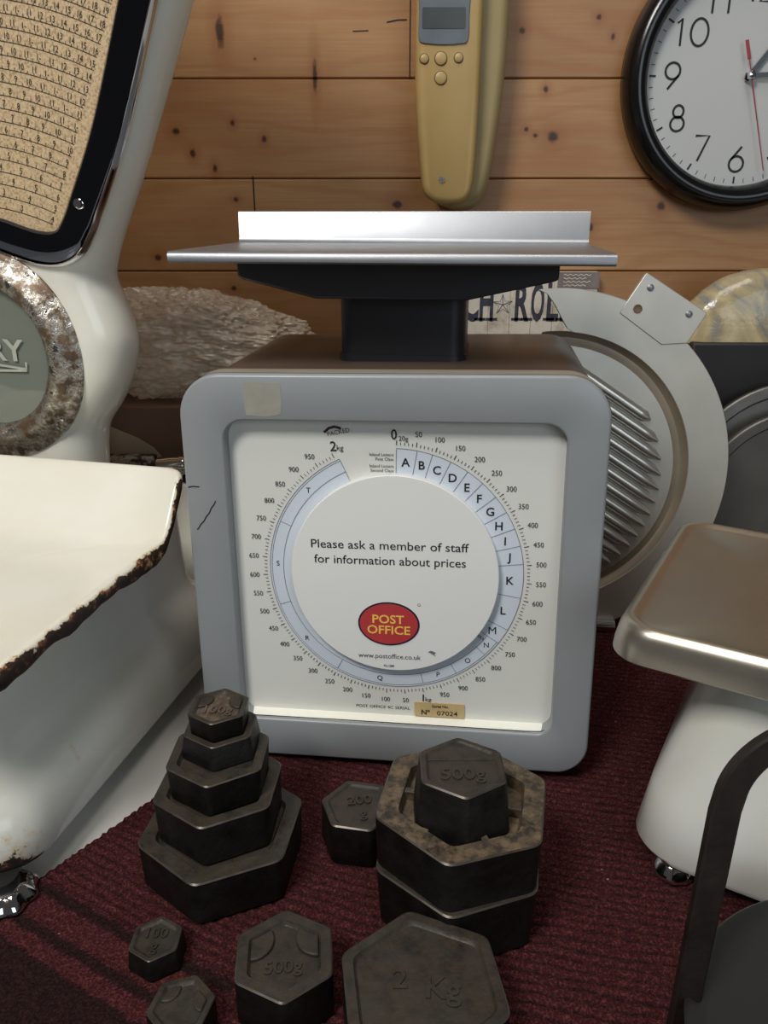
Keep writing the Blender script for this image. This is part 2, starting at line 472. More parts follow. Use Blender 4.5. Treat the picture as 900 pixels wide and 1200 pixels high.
# thickness: skirt down to the table
bl = [j*nx for j in range(ys+1)]
for q in bl: verts.append((verts[q][0]+.0005, verts[q][1], TZ+.0002)); at.append(-.3)
for j in range(ys): faces.append((bl[j+1], bl[j], b0+j, b0+j+1))
mb.v = verts; mb.f = faces; mb.mi = [0]*len(faces); mb.at = at
cp = solo(mb, 'carpet_runner', M['carpet'], (.1, .3, TZ), 'dark red ribbed carpet runner laid over the white table', 'carpet', smooth=180, normals=False)

# ================================================================== POSTAL SCALE
PO = V((.00413655, .3610058, .29-.2852651))
PX = V((.9918, -.1261, .0186)); PZ = V((-.0106, .0633, .9979)); PD = V((.1273, .9919, 0.))
F = lambda p: PO+PX*p[0]+PD*p[1]+PZ*p[2]
ps = thing('postal_scale', (PO.x+.009, PO.y+.07, -.0005), 'grey framed postal scale with round dial and flat metal tray on top', 'scale')
W2, H_ = .105, .2129
RC = [.017, .0215, .0215, .017]
outer = rrect(-W2, W2, 0, H_, RC, 10)
win = rrect(-.0832, .0856, .0230, .1900, [.009, .0105, .0105, .009], 10)
def ringF(P, y): return [F(V((p[0], y, p[1]))) for p in P]
mb = MB()
mb.loft([ringF(offset(outer, .001), .0145), ringF(outer, .0135), ringF(outer, .0016), ringF(offset(outer, .0005), .0005), ringF(offset(outer, .0016), 0),
         ringF(offset(win, -.0012), 0), ringF(offset(win, -.0003), .0004), ringF(win, .0012), ringF(win, .0105), ringF(offset(win, -.006), .0145)], wrap=True)
fr = mb.build('front_frame', M['grey_paint'], ps, smooth=50)
# beige painted rim edge (the outer rim of the frame is a paler beige)
mb = MB(); mb.loft([ringF(offset(outer, -.0002), .0030), ringF(offset(outer, -.0002), .0132)]); mb.build('rim', M['rim_paint'], fr, smooth=50)
# marks on the frame
mb = MB(); mb.ribbon([(-.1005+.0005*i+.0002*sin(i), .1327+.00055*i+.0035*(i/22)**2) for i in range(23)], .0006, F, -.00015)
mb.ribbon([(-.1035, .1552), (-.101, .1558), (-.0975, .1556)], .0006, F, -.00015)
mb.build('crack', M['gap_black'], fr, smooth=0, normals=False)['label'] = 'thin black cracks in the grey paint'
mb = MB(); mb.poly([(-.0712, .2085), (-.0665, .2092), (-.0598, .2088), (-.0528, .2086), (-.0522, .2010), (-.0530, .1935), (-.0600, .1921), (-.0705, .1928), (-.0716, .2010)], F, -.00012, .0001)
mb.build('tape_residue', M['residue'], fr, smooth=0)['label'] = 'dull square of old tape glue'
# housing
body_in = offset(outer, .0022)
bz = [(.0135, .0016), (.016, .0008), (.0175, 0), (.150, 0), (.156, .0018), (.1585, .005)]
mb = MB(); mb.loft([ringF(offset(body_in, d), y) for y, d in bz], True, True)
mb.build('housing', M['brown_paint'], ps, smooth=40)
mb = MB(); mb.loft([ringF(offset(outer, .0016), .0140), ringF(offset(outer, .0016), .0158)], True, True); mb.build('seam', M['gap_black'], ps, smooth=0)
for (x, y) in ((-.094, .028), (.094, .028), (-.092, .135), (.092, .135)):
    mb = MB(); c = F(V((x, y, 0))); bz_ = c.z+.004
    mb.lathe([(.0085, -.0005), (.0095, .0015), (.0085, bz_)], 20, lambda p, c=c: V((c.x+p.x, c.y+p.y, p.z)), 0, True, True)
    mb.build('foot', M['rubber'], ps)
mb = MB(); mb.lathe([(.006, 0), (.0072, .002), (.0072, .010), (.005, .012)], 20, lambda p: F(V((-.1045-p.z*.6, .026+p.x*.9, .030+p.y*1.4))), 0, True, True)
mb.build('adjuster_knob', M['rubber'], ps)
# dial board
DY = .0085
mb = MB(); mb.poly(rrect(-.0885, .091, .0220, .195, .008, 4), F, DY, DY+.0015); dial = mb.build('dial', M['dial_cream'], ps, smooth=0)
# white sill at the foot of the window
mb = MB(); mb.loft([ringF(rrect(-.0828, .0852, .0218, .0238, .0009, 3), .0022), ringF(rrect(-.0828, .0852, .0218, .0244, .001, 3), DY)], True, True)
mb.build('sill', M['sill_white'], ps, smooth=30)
mb = MB(); mb.ribbon([(-.0826, .0255), (-.079, .0242), (-.0765, .0236), (-.03, .02385), (.03, .0237), (.072, .0235), (.0800, .0240), (.0850, .0258)], .0005, F, .0019)
mb.build('sill_crack', M['gap_black'], ps, smooth=0, normals=False)
DC = (.0015, .1087)
def pol(a, r): return (DC[0]+r*sin(rad(a)), DC[1]+r*cos(rad(a)))
def arc(a0, a1, r, n=40): return [pol(a0+(a1-a0)*i/n, r) for i in range(n+1)]
# pale blue price band; the lower inner strip paints in the disc's shadow
mb = MB(); yb = DY-.0002
for i in range(120):
    a, b = 1.2+334.3*i/120, 1.2+334.3*(i+1)/120
    q = [pol(a, .050), pol(b, .050), pol(b, .0664), pol(a, .0664)]
    mb.add([F(V((x, yb, z))) for x, z in q], [(0, 1, 2, 3)])
band = mb.build('price_band', M['dial_blue'], dial, smooth=0, normals=False)
# lines, ticks
mb = MB(); yl = DY-.0004
mb.ribbon(arc(1.2, 124.4, .0664), .00028, F, yl)
mb.ribbon(arc(124.4, 335.4, .0664, 60), .00028, F, yl); mb.ribbon(arc(124.4, 335.4, .0654, 60), .00022, F, yl)
mb.ribbon(arc(124.4, 335.4, .0592, 60), .00028, F, yl)
for a in (1.2, 10.2, 17, 25.4, 33.8, 41.9, 50.2, 58.5, 66.8, 75.1, 83.7, 100, 116.6, 124.4): mb.ribbon([pol(a, .0526), pol(a, .0664)], .00026, F, yl)
for a in (133, 149.7, 166.5, 209.1, 251.8, 294): mb.ribbon([pol(a, .0592), pol(a, .0654)], .00026, F, yl)
mb.ribbon([pol(335.5, .0545), pol(335.5, .0664)], .00026, F, yl)
mb.ribbon(arc(1.2, 124.4, .0527), .00022, F, yl)
mb.build('printed_lines', M['ink_grey'], dial, smooth=0, normals=False)
mb = MB()
for k in range(0, 201):
    a = 1.2+.1662*k*10
    big = k % 5 == 0
    mb.ribbon([pol(a, .0681), pol(a, .0706 if big else .0696)], .00036 if big else .0003, F, yl)
for k in range(1, 40):
    g = k*50
    if g in (1000,): continue
    a = 1.2+.1662*g
    r = .0747
    x, z_ = pol(a, r)
    text(mb, str(g % 1000), x+.0007*sin(rad(a)), z_, F, h=.0027, width=None, y=yl, sx=.92)
text(mb, '20g', .0064, .1802, F, h=.0024, y=yl)
text(mb, '0', .0017, .1822, F, h=.0050, bold=.012, y=yl, sx=.9)
text(mb, '1', .0168, .0362, F, h=.0042, bold=.01, y=yl); text(mb, 'kg', .0196, .0354, F, h=.0027, y=yl)
text(mb, '2', -.0291, .1757, F, h=.0050, bold=.008, y=yl); text(mb, 'kg', -.0256, .1750, F, h=.0028, y=yl)
mids = [(5.7, 'A'), (13.6, 'B'), (21.2, 'C'), (29.6, 'D'), (37.9, 'E'), (46, 'F'), (54.3, 'G'), (62.7, 'H'), (71, 'I'), (79.4, 'J'), (91.8, 'K'), (108.3, 'L'), (120.5, 'M')]
for a, ch in mids:
    x, z_ = pol(a, .0597); text(mb, ch, x, z_, F, h=.0043, bold=.016 if ch != 'M' else 0, y=yl)
for a, ch in ((128.7, 'N'), (141.3, 'O'), (158, 'P'), (187.8, 'Q'), (230.4, 'R'), (272.9, 'S'), (314.7, 'T')):
    x, z_ = pol(a, .0622); text(mb, ch, x, z_, F, h=.0028, bold=.006, y=yl)
x, z_ = pol(127.2, .0570); text(mb, 'MAX', x, z_, F, h=.0018, width=.0050, ang=rad(-36), y=yl)
for s, v in (('Inland Letters', .1719), ('First Class', .1696), ('Inland Letters', .1660), ('Second Class', .1637)):
    text(mb, s, .0014, v, F, h=.00155, y=yl, align='R')
text(mb, 'POST OFFICE 4C SERIAL', -.0054, .0292, F, h=.0017, width=.0300, y=yl)
mb.build('printed_numbers', M['ink'], dial, smooth=0, normals=False)
mb = MB(); text(mb, 'PACKED', -.0262, .1830, F, h=.0022, width=.0115, ang=rad(12), y=yl)
mb.ribbon([(-.0335, .1826), (-.031, .1848), (-.0283, .1856), (-.026, .1851), (-.0248, .1846)], .0013, F, yl)
mb.build('packed_mark', M['ink_maroon'], dial, smooth=0, normals=False)
# raised white centre disc
mb = MB(); Td = lambda p: F(V((DC[0]+p.x, DY-p.z, DC[1]+p.y)))
mb.lathe([(.0538, 0), (.0540, .0046), (.0536, .0050), (.0001, .0050)], 120, Td, 0, False, True)
disc = mb.build('dial_disc', M['dial_white'], ps, smooth=30)
yd = DY-.0052
mb = MB()
text(mb, 'Please ask a member of staff', DC[0]-.0022, .1258, F, h=.0046, width=.0812, y=yd, bold=.004)
text(mb, 'for information about prices', DC[0]-.0022, .1175, F, h=.0046, width=.0785, y=yd, bold=.004)
mb.build('notice_text', M['ink'], disc, smooth=0, normals=False); mb = MB()
text(mb, 'www.postoffice.co.uk', -.0010, .0632, F, h=.0027, width=.0335, y=yd)
mb.build('web_address', M['ink'], disc, smooth=0, normals=False); mb = MB()
text(mb, 'PL1280', -.0012, .0575, F, h=.0013, bold=.01, y=yd)
mb.build('print_code', M['ink'], disc, smooth=0, normals=False); mb = MB()
mb.ribbon([(.0148+.0007*cos(i*TAU/12), .0935+.0007*sin(i*TAU/12)) for i in range(12)], .0002, F, yd, closed=True)
mb.build('registered_mark', M['ink'], disc, smooth=0, normals=False)
OC = (-.0012, .0820)
def ell(a, b): return [(OC[0]+a*cos(TAU*i/64), OC[1]+b*sin(TAU*i/64)) for i in range(64)]
mb = MB(); mb.poly(ell(.0163, .01235), F, yd-.0001, yd+.0003); lb = mb.build('logo_border', M['logo_navy'], disc, smooth=0)
mb = MB(); mb.poly(ell(.0154, .0115), F, yd-.0002, yd+.0002); mb.build('logo_oval', M['logo_red'], disc, smooth=0)
mb = MB(); text(mb, 'POST', OC[0]-.0002, .0849, F, h=.0047, width=.0168, y=yd-.0004, bold=.018); text(mb, 'OFFICE', OC[0], .0788, F, h=.0047, width=.0228, y=yd-.0004, bold=.018)
mb.build('logo_text', M['logo_yellow'], disc, smooth=0, normals=False)
mb = MB(); mb.poly([(.0197, .0668), (.0212, .0676), (.0238, .0665), (.0226, .0660), (.0238, .0645), (.0214, .0660)], F, yd-.0001, yd+.0002)
mb.build('chip', M['ink_grey'], disc, smooth=0)
# serial sticker
mb = MB(); mb.poly(rrect(.0120, .0394, .0252, .0336, .0008, 3), F, DY-.0009, DY-.0003); stk = mb.build('serial_sticker', M['sticker_tan'], ps, smooth=0)
mb = MB(); text(mb, 'Serial No.', .0262, .0318, F, h=.0016, bold=.02, y=DY-.0011); text(mb, 'Nº', .0182, .0278, F, h=.0030, bold=.02, y=DY-.0011)
text(mb, '07024', .0300, .0277, F, h=.0027, width=.0112, y=DY-.0011, bold=.006)
mb.build('serial_text', M['ink'], stk, smooth=0, normals=False)

# neck, platform arm, tray (level, turned with the scale)
TX = V((PD.y, -PD.x, 0)); TO = V((PO.x, PO.y, 0))
Q = lambda p: TO+TX*p[0]+PD*p[1]+V((0, 0, p[2]))
mb = MB()
neck = rrect(-.0362, .0305, .062, .118, .008, 6)
mb.loft([[Q(V((x, y, z))) for x, y in neck] for z in (.2135, .2485)], True, True); 
mb.build('neck', M['black_plastic'], ps, smooth=40)
mb = MB(); mb.loft([[Q(V((x, y, .2138))) for x, y in rrect(-.0372, .0315, .061, .119, .009, 6)], [Q(V((x, y, .2185))) for x, y in rrect(-.0372, .0315, .061, .119, .009, 6)]], True, True)
mb.build('collar', M['black_plastic'], ps, smooth=40)
mb = MB(); mb.poly([(-.0850, .2662), (-.0850, .2585), (-.082, .2572), (-.0450, .2484), (.0310, .2484), (.072, .2575), (.0750, .2585), (.0750, .2662)], lambda p: Q(V((p[0], p[1], p[2]))), .046, .135)
mb.build('platform_arm', M['black_plastic'], ps, bevel=.0012)
ty0, ty1, tz = .0185, .133, .2722
mb = MB()
tp = [(ty0-.0003, .2668), (ty0-.0022, .2677), (ty0-.0022, .2706), (ty0-.0010, .2720), (ty0+.0012, tz), (.07, tz), (ty1-.0045, tz), (ty1-.0022, tz+.0006), (ty1-.0010, tz+.0026), (ty1, .2890), (ty1+.0006, .2896),
      (ty1+.0016, .2890), (ty1+.0010, tz+.002), (ty1-.0002, tz-.0014), (ty1-.003, tz-.0022), (.07, tz-.0022), (ty0+.0022, tz-.0022), (ty0+.0006, tz-.003)]
secs = []
for x in (-.1090, -.1084, -.0800, 0, .0800, .0964, .0970):
    ring = []
    for (y, z_) in tp:
        xx = x
        if y < .05 and abs(x) > .1: xx = x+(.0018 if x > 0 else -.0018)*0
        ring.append(Q(V((xx, y, z_))))
    secs.append(ring)
mb.loft(secs, True, True); mb.build('tray', M['tray_metal'], ps, smooth=50)

# ================================================================== HEX WEIGHTS
def hexv(R, z, rot=0): return [(R*cos(rad(-90+60*i)+rot), R*sin(rad(-90+60*i)+rot), z) for i in range(6)]
def hexr(R, z, r=.10, n=3):
    """hexagon with slightly rounded corners"""
    P = []; rr = R*r
    for i in range(6):
        a = rad(-90+60*i); c = V((R*cos(a), R*sin(a), z)); p = V((R*cos(a-pi/3), R*sin(a-pi/3), z)); q = V((R*cos(a+pi/3), R*sin(a+pi/3), z))
        s0 = c+(p-c).normalized()*rr; s1 = c+(q-c).normalized()*rr
        for j in range(n+1):
            t = j/n; P.append((1-t)**2*s0+2*t*(1-t)*c+t*t*s1)
    return P
def weight(name, x, y, z0, z1, Rt, Rb, rot, label, style='recess', rim=.80, depth=.0022, txt=(), group='cast iron hexagonal weights', topmat='iron_top', floormat='iron_top', ths=.24):
    t = thing(name, (x, y, z0), label, 'weight', group, rad(rot))
    h = z1-z0; ch = min(.0012, h*.06)
    rings = [hexr(Rb*.96, 0), hexr(Rb, ch), hexr(Rb+(Rt-Rb)*.9, h-ch*1.1), hexr(Rt, h-ch*.45), hexr(Rt-ch*.6, h)]
    mb = MB(); mb.loft(rings[:4], True, False); mb.loft(rings[3:], mi=3)
    ri = Rt*rim
    mb.loft([hexr(Rt-ch*.6, h), hexr(ri, h)], mi=1)
    mb.loft([hexr(ri, h), hexr(ri-.0009, h-depth*.8), hexr(ri-.0015, h-depth)], mi=1)
    mb.loft([hexr(ri-.0015, h-depth), hexr(ri*.5, h-depth)], False, True, mi=2)
    bd = mb.build('body', [M['iron'], M[topmat], M[floormat], M['iron_edge']], t, smooth=35, local=True)
    I = lambda p: V((p[0], p[2], h-depth-p[1]))
    if style == 'lobes':
        mb = MB()
        for a in (150, 30):
            cx, cy = (ri-.001)*cos(rad(a)), (ri-.001)*sin(rad(a))
            pts = [V((cx, cy, 0))]
            rl = Rt*.42
            # quarter lobe filling the corner of the recess
            A = []
            for i in range(9):
                b = rad(a+180-60+120*i/8); A.append((cx+rl*cos(b), cy+rl*sin(b)))
            poly = [(cx, cy)]+A
            lo = [V((p[0], p[1], h-depth-.0002)) for p in poly]; hi = [V((p[0]*.995, p[1]*.995, h-.0003)) for p in poly]
            mb.loft([lo, hi], True, True)
        mb.build('corner_lobe', M[topmat], t, bevel=.0005, local=True)
    if style == 'chord':
        mb = MB(); yy = ri*.28; xx = ri*.83
        lo = [V((-xx, yy, h-depth-.0002)), V((xx, yy, h-depth-.0002)), V((xx*.9, ri*.47, h-depth)), V((0, ri*.97, h-depth)), V((-xx*.9, ri*.47, h-depth))]
        hi = [V((p.x, p.y, h-.0006)) for p in lo]
        mb.loft([lo, hi], True, True); mb.build('top_ledge', M[topmat], t, bevel=.0004, local=True)
    if style == 'ribs':
        mb = MB()
        for a in range(6):
            b = rad(-60+60*a)
            c, s = cos(b), sin(b); r1 = ri*.80; 
            mb.box((r1*.90, 0, h-depth*.55), (ri*.28, .0030, depth*.9), lambda p, c=c, s=s: V((p.x*c-p.y*s, p.x*s+p.y*c, p.z)))
        mb.build('cross_rib', M[floormat], t, bevel=.0005, local=True)
    if txt:
        mb = MB()
        for (s, tx, ty, th, ta) in txt:
            text(mb, s, tx*Rt, ty*Rt, I, h=th*Rt, bold=.015, ang=rad(ta), y=.0002, extrude=.0009)
        mb.build('raised_lettering', M[floormat], t, smooth=30, local=True)
    return t
tower = 'tower of five stacked weights'
weight('hexagonal_weight', -.0755, .2953, 0, .0235, .0391, .0383, -7.8, 'largest hexagonal iron weight at the bottom of the tower of five', txt=())
weight('hexagonal_weight', -.0762, .2984, .0213, .0437, .0307, .0298, -4.3, 'second hexagonal iron weight from the bottom in the tower of five')
weight('hexagonal_weight', -.0755, .3001, .0415, .0591, .0247, .0236, -1.4, 'middle hexagonal iron weight in the tower of five')
weight('hexagonal_weight', -.0753, .3069, .0569, .0687, .0175, .0193, -1.6, 'tapered hexagonal iron weight second from top in the tower of five')
weight('hexagonal_weight', -.0756, .3075, .0665, .0786, .0146, .0137, -2.6, 'small weight with dusty 100g recess on top of the tower of five', 'lobes', .84, .0014,
       [('100g', .03, -.12, .36, 0)], topmat='iron_top', floormat='iron_dust')
weight('hexagonal_weight', .0331, .2725, 0, .0303, .0393, .0373, -10.9, 'large hexagonal iron weight underneath the crusty upturned one')
weight('hexagonal_weight', .0337, .2742, .0281, .0553, .0398, .0388, -13.5, 'large upturned weight with crusty hollow holding the 500g weight', 'ribs', .74, .0050, topmat='iron_rust', floormat='iron_rust')
weight('hexagonal_weight', .0323, .2697, .0503, .0751, .0199, .0226, .2, '500g hexagonal iron weight standing in the crusty hollow weight', 'chord', .86, .0010, [('500g', .0, -.20, .34, 0)], floormat='iron_top')
weight('hexagonal_weight', -.0121, .3081, 0, .0220, .0188, .0196, -40.9+60, '200g hexagonal iron weight on the carpet half behind the hollow one', 'recess', .84, .0010, [('200', .075, .19, .30, -12), ('g', .02, -.30, .30, -12)])
weight('hexagonal_weight', -.0384, .2257, 0, .0220, .0213, .0213, 5.2, '500g hexagonal iron weight lying left of the 2 Kg one', 'lobes', .76, .0020, [('500g', -.02, -.20, .25, 0)])
weight('hexagonal_weight', .0143, .2101, 0, .0260, .0331, .0331, 7.7, 'hexagonal iron weight marked 2 Kg at the front edge', 'recess', .86, .0016, [('2', -.24, .12, .24, -8), ('Kg', .22, -.06, .26, -12)])
weight('hexagonal_weight', -.0938, .2427, 0, .0105, .0113, .0124, .4, 'tiny 100 g iron weight in front of the tower on the carpet', 'recess', .84, .0008, [('100', .0, .26, .42, 0), ('g', .02, -.30, .42, 0)])
weight('hexagonal_weight', -.0761, .2125, 0, .0120, .0130, .0130, -14.1, 'small worn iron weight cut off by the front edge of the picture', 'lobes', .82, .0011)

# ================================================================== LEFT ENAMEL SHOP SCALE
LO = V((-.1541, .2866, 0)); aL = rad(-13.5)
LX = V((cos(aL), sin(aL), 0)); LY = V((-sin(aL), cos(aL), 0))
L = lambda p: LO+LX*p[0]+LY*p[1]+V((0, 0, p[2]))
U0 = -.1300
ls = thing('enamel_shop_scale', tuple(L(V((U0, .14, TZ)))), 'tall white enamel shop scale with tan price chart and chipped plate', 'scale')
# base
mb = MB(); at = []
def base_ring(z, ins, sag=0):
    P = rrect(2*U0+.003+ins, -.002-ins, -.0200+ins, .235-ins, max(.026-ins*.5, .008), 8)
    out = []
    for i in range(len(P)):
        a, b = P[i], P[(i+1) % len(P)]; k = 40 if i % 9 == 8 else 1
        for j in range(k): out.append((a[0]+(b[0]-a[0])*j/k, a[1]+(b[1]-a[1])*j/k))
    P = out
    return [L(V((u, v, z))) for u, v in P], P
spec = [(.0105, .010), (.0105, .002), (.014, .0002), (.026, .0012), (.0345, .0036), (.0405, .0075), (.0445, .0125), (.0475, .0180), (.0515, .0222), (.0585, .0245), (.075, .0258), (.104, .0270)]
rs = []
for z_, i_ in spec:
    r_, P_ = base_ring(z_, i_); 
    # the bottom edge dips towards the front corner
    rs.append(r_)
    for (u, v) in P_:
        d = hypot(u+.012, v+.012)
        q = max(0, 1-d/.030)*max(0, 1-max(0, z_-.0105)/.028)
        e = .05+.95*q if z_ < .04 else 0.
        if u > -.06:      # rust runs down the skirt
            if z_ < .05: e = max(e, .40*max(0, 1-abs(v-.040)/.007))
            if z_ < .02: e = max(e, .46*max(0, 1-abs(v-.075)/.022))
        at.append(e)
mb.loft(rs, True, True); mb.at = at
mb.build('base', M['enamel_cool'], ls, smooth=60)
# rust run down the skirt
def stain_mat():
    t = NT('rust run'); n = t.noise(60, 4)
    t.set(Base_Color=srgb(188, 150, 92), Roughness=.3, Alpha=t.ramp(n, [(.35, .15), (.65, .6)])); return t.m
M['stain'] = stain_mat()
# levelling foot
fp = L(V((-.014, -.0165, 0)))
mb = MB(); prof = []
def lobed(z, r, k, amt): return [V((fp.x+(r+amt*cos(k*TAU*i/60))*cos(TAU*i/60), fp.y+(r+amt*cos(k*TAU*i/60))*sin(TAU*i/60), z)) for i in range(60)]
mb.loft([lobed(-.0006, .0125, 8, .0008), lobed(.0012, .0145, 8, .0010), lobed(.0032, .0138, 8, .0012), lobed(.0072, .0105, 8, .0003), lobed(.0080, .0080, 8, 0)], True, True)
ft = mb.build('levelling_foot', M['chrome'], ls, smooth=50)
mb = MB(); mb.loft([lobed(.0078, .0078, 8, 0), lobed(.0125, .0078, 8, 0)], True, True); mb.build('foot_collar', M['rubber'], ft, smooth=50)
for (u, v) in ((2*U0+.016, -.006), (2*U0+.016, .215), (-.018, .215)):
    c = L(V((u, v, 0)))
    mb = MB(); mb.lathe([(.009, TZ), (.0095, .004), (.006, .012)], 20, lambda p, c=c: V((c.x+p.x, c.y+p.y, p.z)), 0, True, True); mb.build('levelling_foot', M['chrome'], ls)
# goods plate
mb = MB(); at = []
px0, px1, py0, py1 = 2*U0-.003, .0092, -.040, .150
def plate_ring(ins, z_):
    cr = max(.013-ins*.5, .003)
    P = rrect(px0+ins, px1-ins, py0+ins, py1-ins, [max(.03-ins*.6, .004), cr, cr, max(.03-ins*.6, .004)], 8)
    # subdivide straight runs so the raised back can bend
    out = []
    n = len(P)
    for i in range(n):
        a, b = P[i], P[(i+1) % n]; d = hypot(b[0]-a[0], b[1]-a[1]); k = 28 if i % 9 == 8 else 1
        for j in range(k): out.append((a[0]+(b[0]-a[0])*j/k, a[1]+(b[1]-a[1])*j/k))
    return out
def plate_z(v): return .0310*smooth01((v-.1120)/.0330)
spec = [(.0035, -.0090, 1), (.0012, -.0086, 1), (.0002, -.0064, 1.), (0, -.0040, .92), (.0004, -.0018, .74), (.0014, -.0005, .50), (.0028, 0, .36), (.0048, -.0003, .20), (.009, -.0012, .05), (.018, -.0022, 0), (.03, -.0026, 0), (.05, -.0028, 0), (.075, -.0028, 0)]
rs = []
for ins, dz, e in spec:
    P = plate_ring(ins, dz); r_ = []
    for (u, v) in P:
        jag = 0
        if e > .9: jag = .0022*noise.noise(V((u*70, v*70, 4)))+.001*noise.noise(V((u*240, v*240, 4)))
        r_.append(L(V((u, v, .1225+dz+jag+plate_z(v)))))
        at.append(e*(1-smooth01((v-.138)/.008)))
    rs.append(r_)
mb.loft(rs, False, True); mb.at = at
mb.build('goods_plate', M['enamel_chip'], ls, smooth=60)
mb = MB(); mb.loft([[L(V((u, v, z_))) for u, v in rrect(U0-.07, U0+.07, .0, .10, .01, 4)] for z_ in (.098, .1215-.002)], True, True); mb.build('plate_support', M['rubber'], ls)
# tall housing
VF = .174
right = [(-.0752, .100), (-.0752, .125), (-.0749, .1367), (-.0735, .150), (-.0700, .1624), (-.0591, .1767), (-.0494, .1932), (-.0444, .2115), (-.0447, .2242), (-.0499, .2413), (-.0535, .2520), (-.0522, .2606), (-.0438, .2794), (-.0281, .3106), (-.009, .352), (.008, .390), (.028, .436), (.040, .475), (.036, .505), (.010, .530), (-.05, .552), (U0+.02, .562)]
out = catmull(right, 5)
KH = 1.010
out = [(.2167+(u-.2167)*KH, .29+(z_-.29)*KH) for u, z_ in out]
outl = out+[(2*U0-u, z_) for u, z_ in reversed(out)]   # ccw as (u,z)
mb = MB(); rr = .021; rs = []
def ringL(P, v): return [L(V((u, v, z_))) for u, z_ in P]
for k in range(7):
    a = pi/2*k/6; rs.append(ringL(offset(outl, rr*(1-sin(a))), VF+rr*(1-cos(a))))
rs.append(ringL(outl, VF+.026))
for k in range(1, 6):
    a = pi/2*k/6; rs.append(ringL(offset(outl, rr*(1-cos(a))), VF+.026+rr*sin(a)))
mb.loft(rs, True, True); hs = mb.build('housing', M['enamel'], ls, smooth=60)
# chart with numbers, in a bezel with dark reflection
def scale_to(v):   # pulls coordinates measured on the plane v=.19 to the plane v
    k = (v+.30)/.49
    return k
YB = VF-.001
half = [(-.1433, .2815), (-.131, .2812), (-.119, .2792), (-.107, .2755), (-.096, .2727), (-.0855, .2722), (-.0772, .2752), (-.0710, .2830), (-.0655, .2925), (-.0445, .3325), (-.0210, .3905), (-.0010, .440), (.004, .462), (-.004, .482), (-.03, .500), (-.08, .518), (-.1433, .526)]
half = [(-.1433, half[0][1])]+half[1:]
half = [(u*.963+.0080, z_*.963+.0107) for u, z_ in half]
hp = catmull(half, 6)
path = hp[1:-1]+[(2*U0-u, z_) for u, z_ in reversed(hp)]
path = path[:-1] if hypot(path[0][0]-path[-1][0], path[0][1]-path[-1][1]) < 1e-6 else path
mb = MB(); sect = [(-.0125, .0022), (-.0118, -.0018), (-.0088, -.0038), (-.004, -.0050), (0, -.0052), (.0035, -.0044), (.0058, -.0022), (.0066, .0022)]
mb.loft([ringL(offset(path, s), YB+d) for s, d in sect], wrap=False); bz_ = mb.build('chart_bezel', M['dark_chrome'], hs, smooth=60)
mb = MB(); mb.loft([ringL(offset(path, -.0128), YB+.0022), ringL(offset(path, -.0128), YB-.0012), ringL(offset(path, -.0112), YB-.0030)]); mb.build('bezel_edge_glint', M['chrome'], bz_, smooth=60)  # bright strip put along the bezel for the window's reflected line
for (u, z_, r) in ((-.0525, .2935, .0026), (2*U0+.0525, .2935, .0026)):
    mb = MB(); mb.lathe([(r*1.5, .001), (r*1.45, -.0005), (r, -.0012), (r*.9, -.0024), (0.0001, -.0030)], 20, lambda p: L(V((u+p.x, YB-.0040+p.z, z_+p.y))), 0, False, True)
    mb.build('bezel_screw', M['chrome'], bz_)
mb = MB(); mb.poly(offset(path, .0045), L, YB+.0002, YB+.0015); ch = mb.build('price_chart', M['chart_paper'], hs, smooth=0)
mb = MB(); ya = YB-.0001
pv = (-.1270, .1500)
def edge_u(z_):    # right margin of the printed rows
    return -.0724+(z_-.2847)*.4850
k = 0; r = .1430
while r < .372:
    # arc from the left mirror to the right margin
    nmax = k+4
    # solve angle at margin
    a = .2
    for _ in range(30):
        u, z_ = pv[0]+r*sin(a), pv[1]+r*cos(a); a += (edge_u(z_)-u)/r*.6
    aR = a; aL_ = -.42
    mb.ribbon([(pv[0]+r*sin(aL_+(aR-aL_)*i/50), pv[1]+r*cos(aL_+(aR-aL_)*i/50)) for i in range(51)], .00035, L, ya)
    dth = .62/nmax*.86; n = nmax; a = aR-.006
    while a > -.16 and n > 0:
        if n <= 11: s = str(n)
        elif n == 12: s = '1-'
        elif n < 24: s = str(n-2)
        else: s = '2-'
        ru = r+.0028
        if pv[1]+ru*cos(a) < .47: text(mb, s, pv[0]+ru*sin(a), pv[1]+ru*cos(a), L, h=.0031, y=ya, sx=.8, ang=-a*.6)
        mb.ribbon([(pv[0]+r*sin(a), pv[1]+r*cos(a)), (pv[0]+(r+.0012)*sin(a), pv[1]+(r+.0012)*cos(a))], .0003, L, ya)
        mb.ribbon([(pv[0]+r*sin(a-dth/2), pv[1]+r*cos(a-dth/2)), (pv[0]+(r+.0016)*sin(a-dth/2), pv[1]+(r+.0016)*cos(a-dth/2))], .00025, L, ya)
        a -= dth; n -= 1
    r += .00640; k += 1
mb.build('chart_numbers', M['ink'], ch, smooth=0, normals=False)
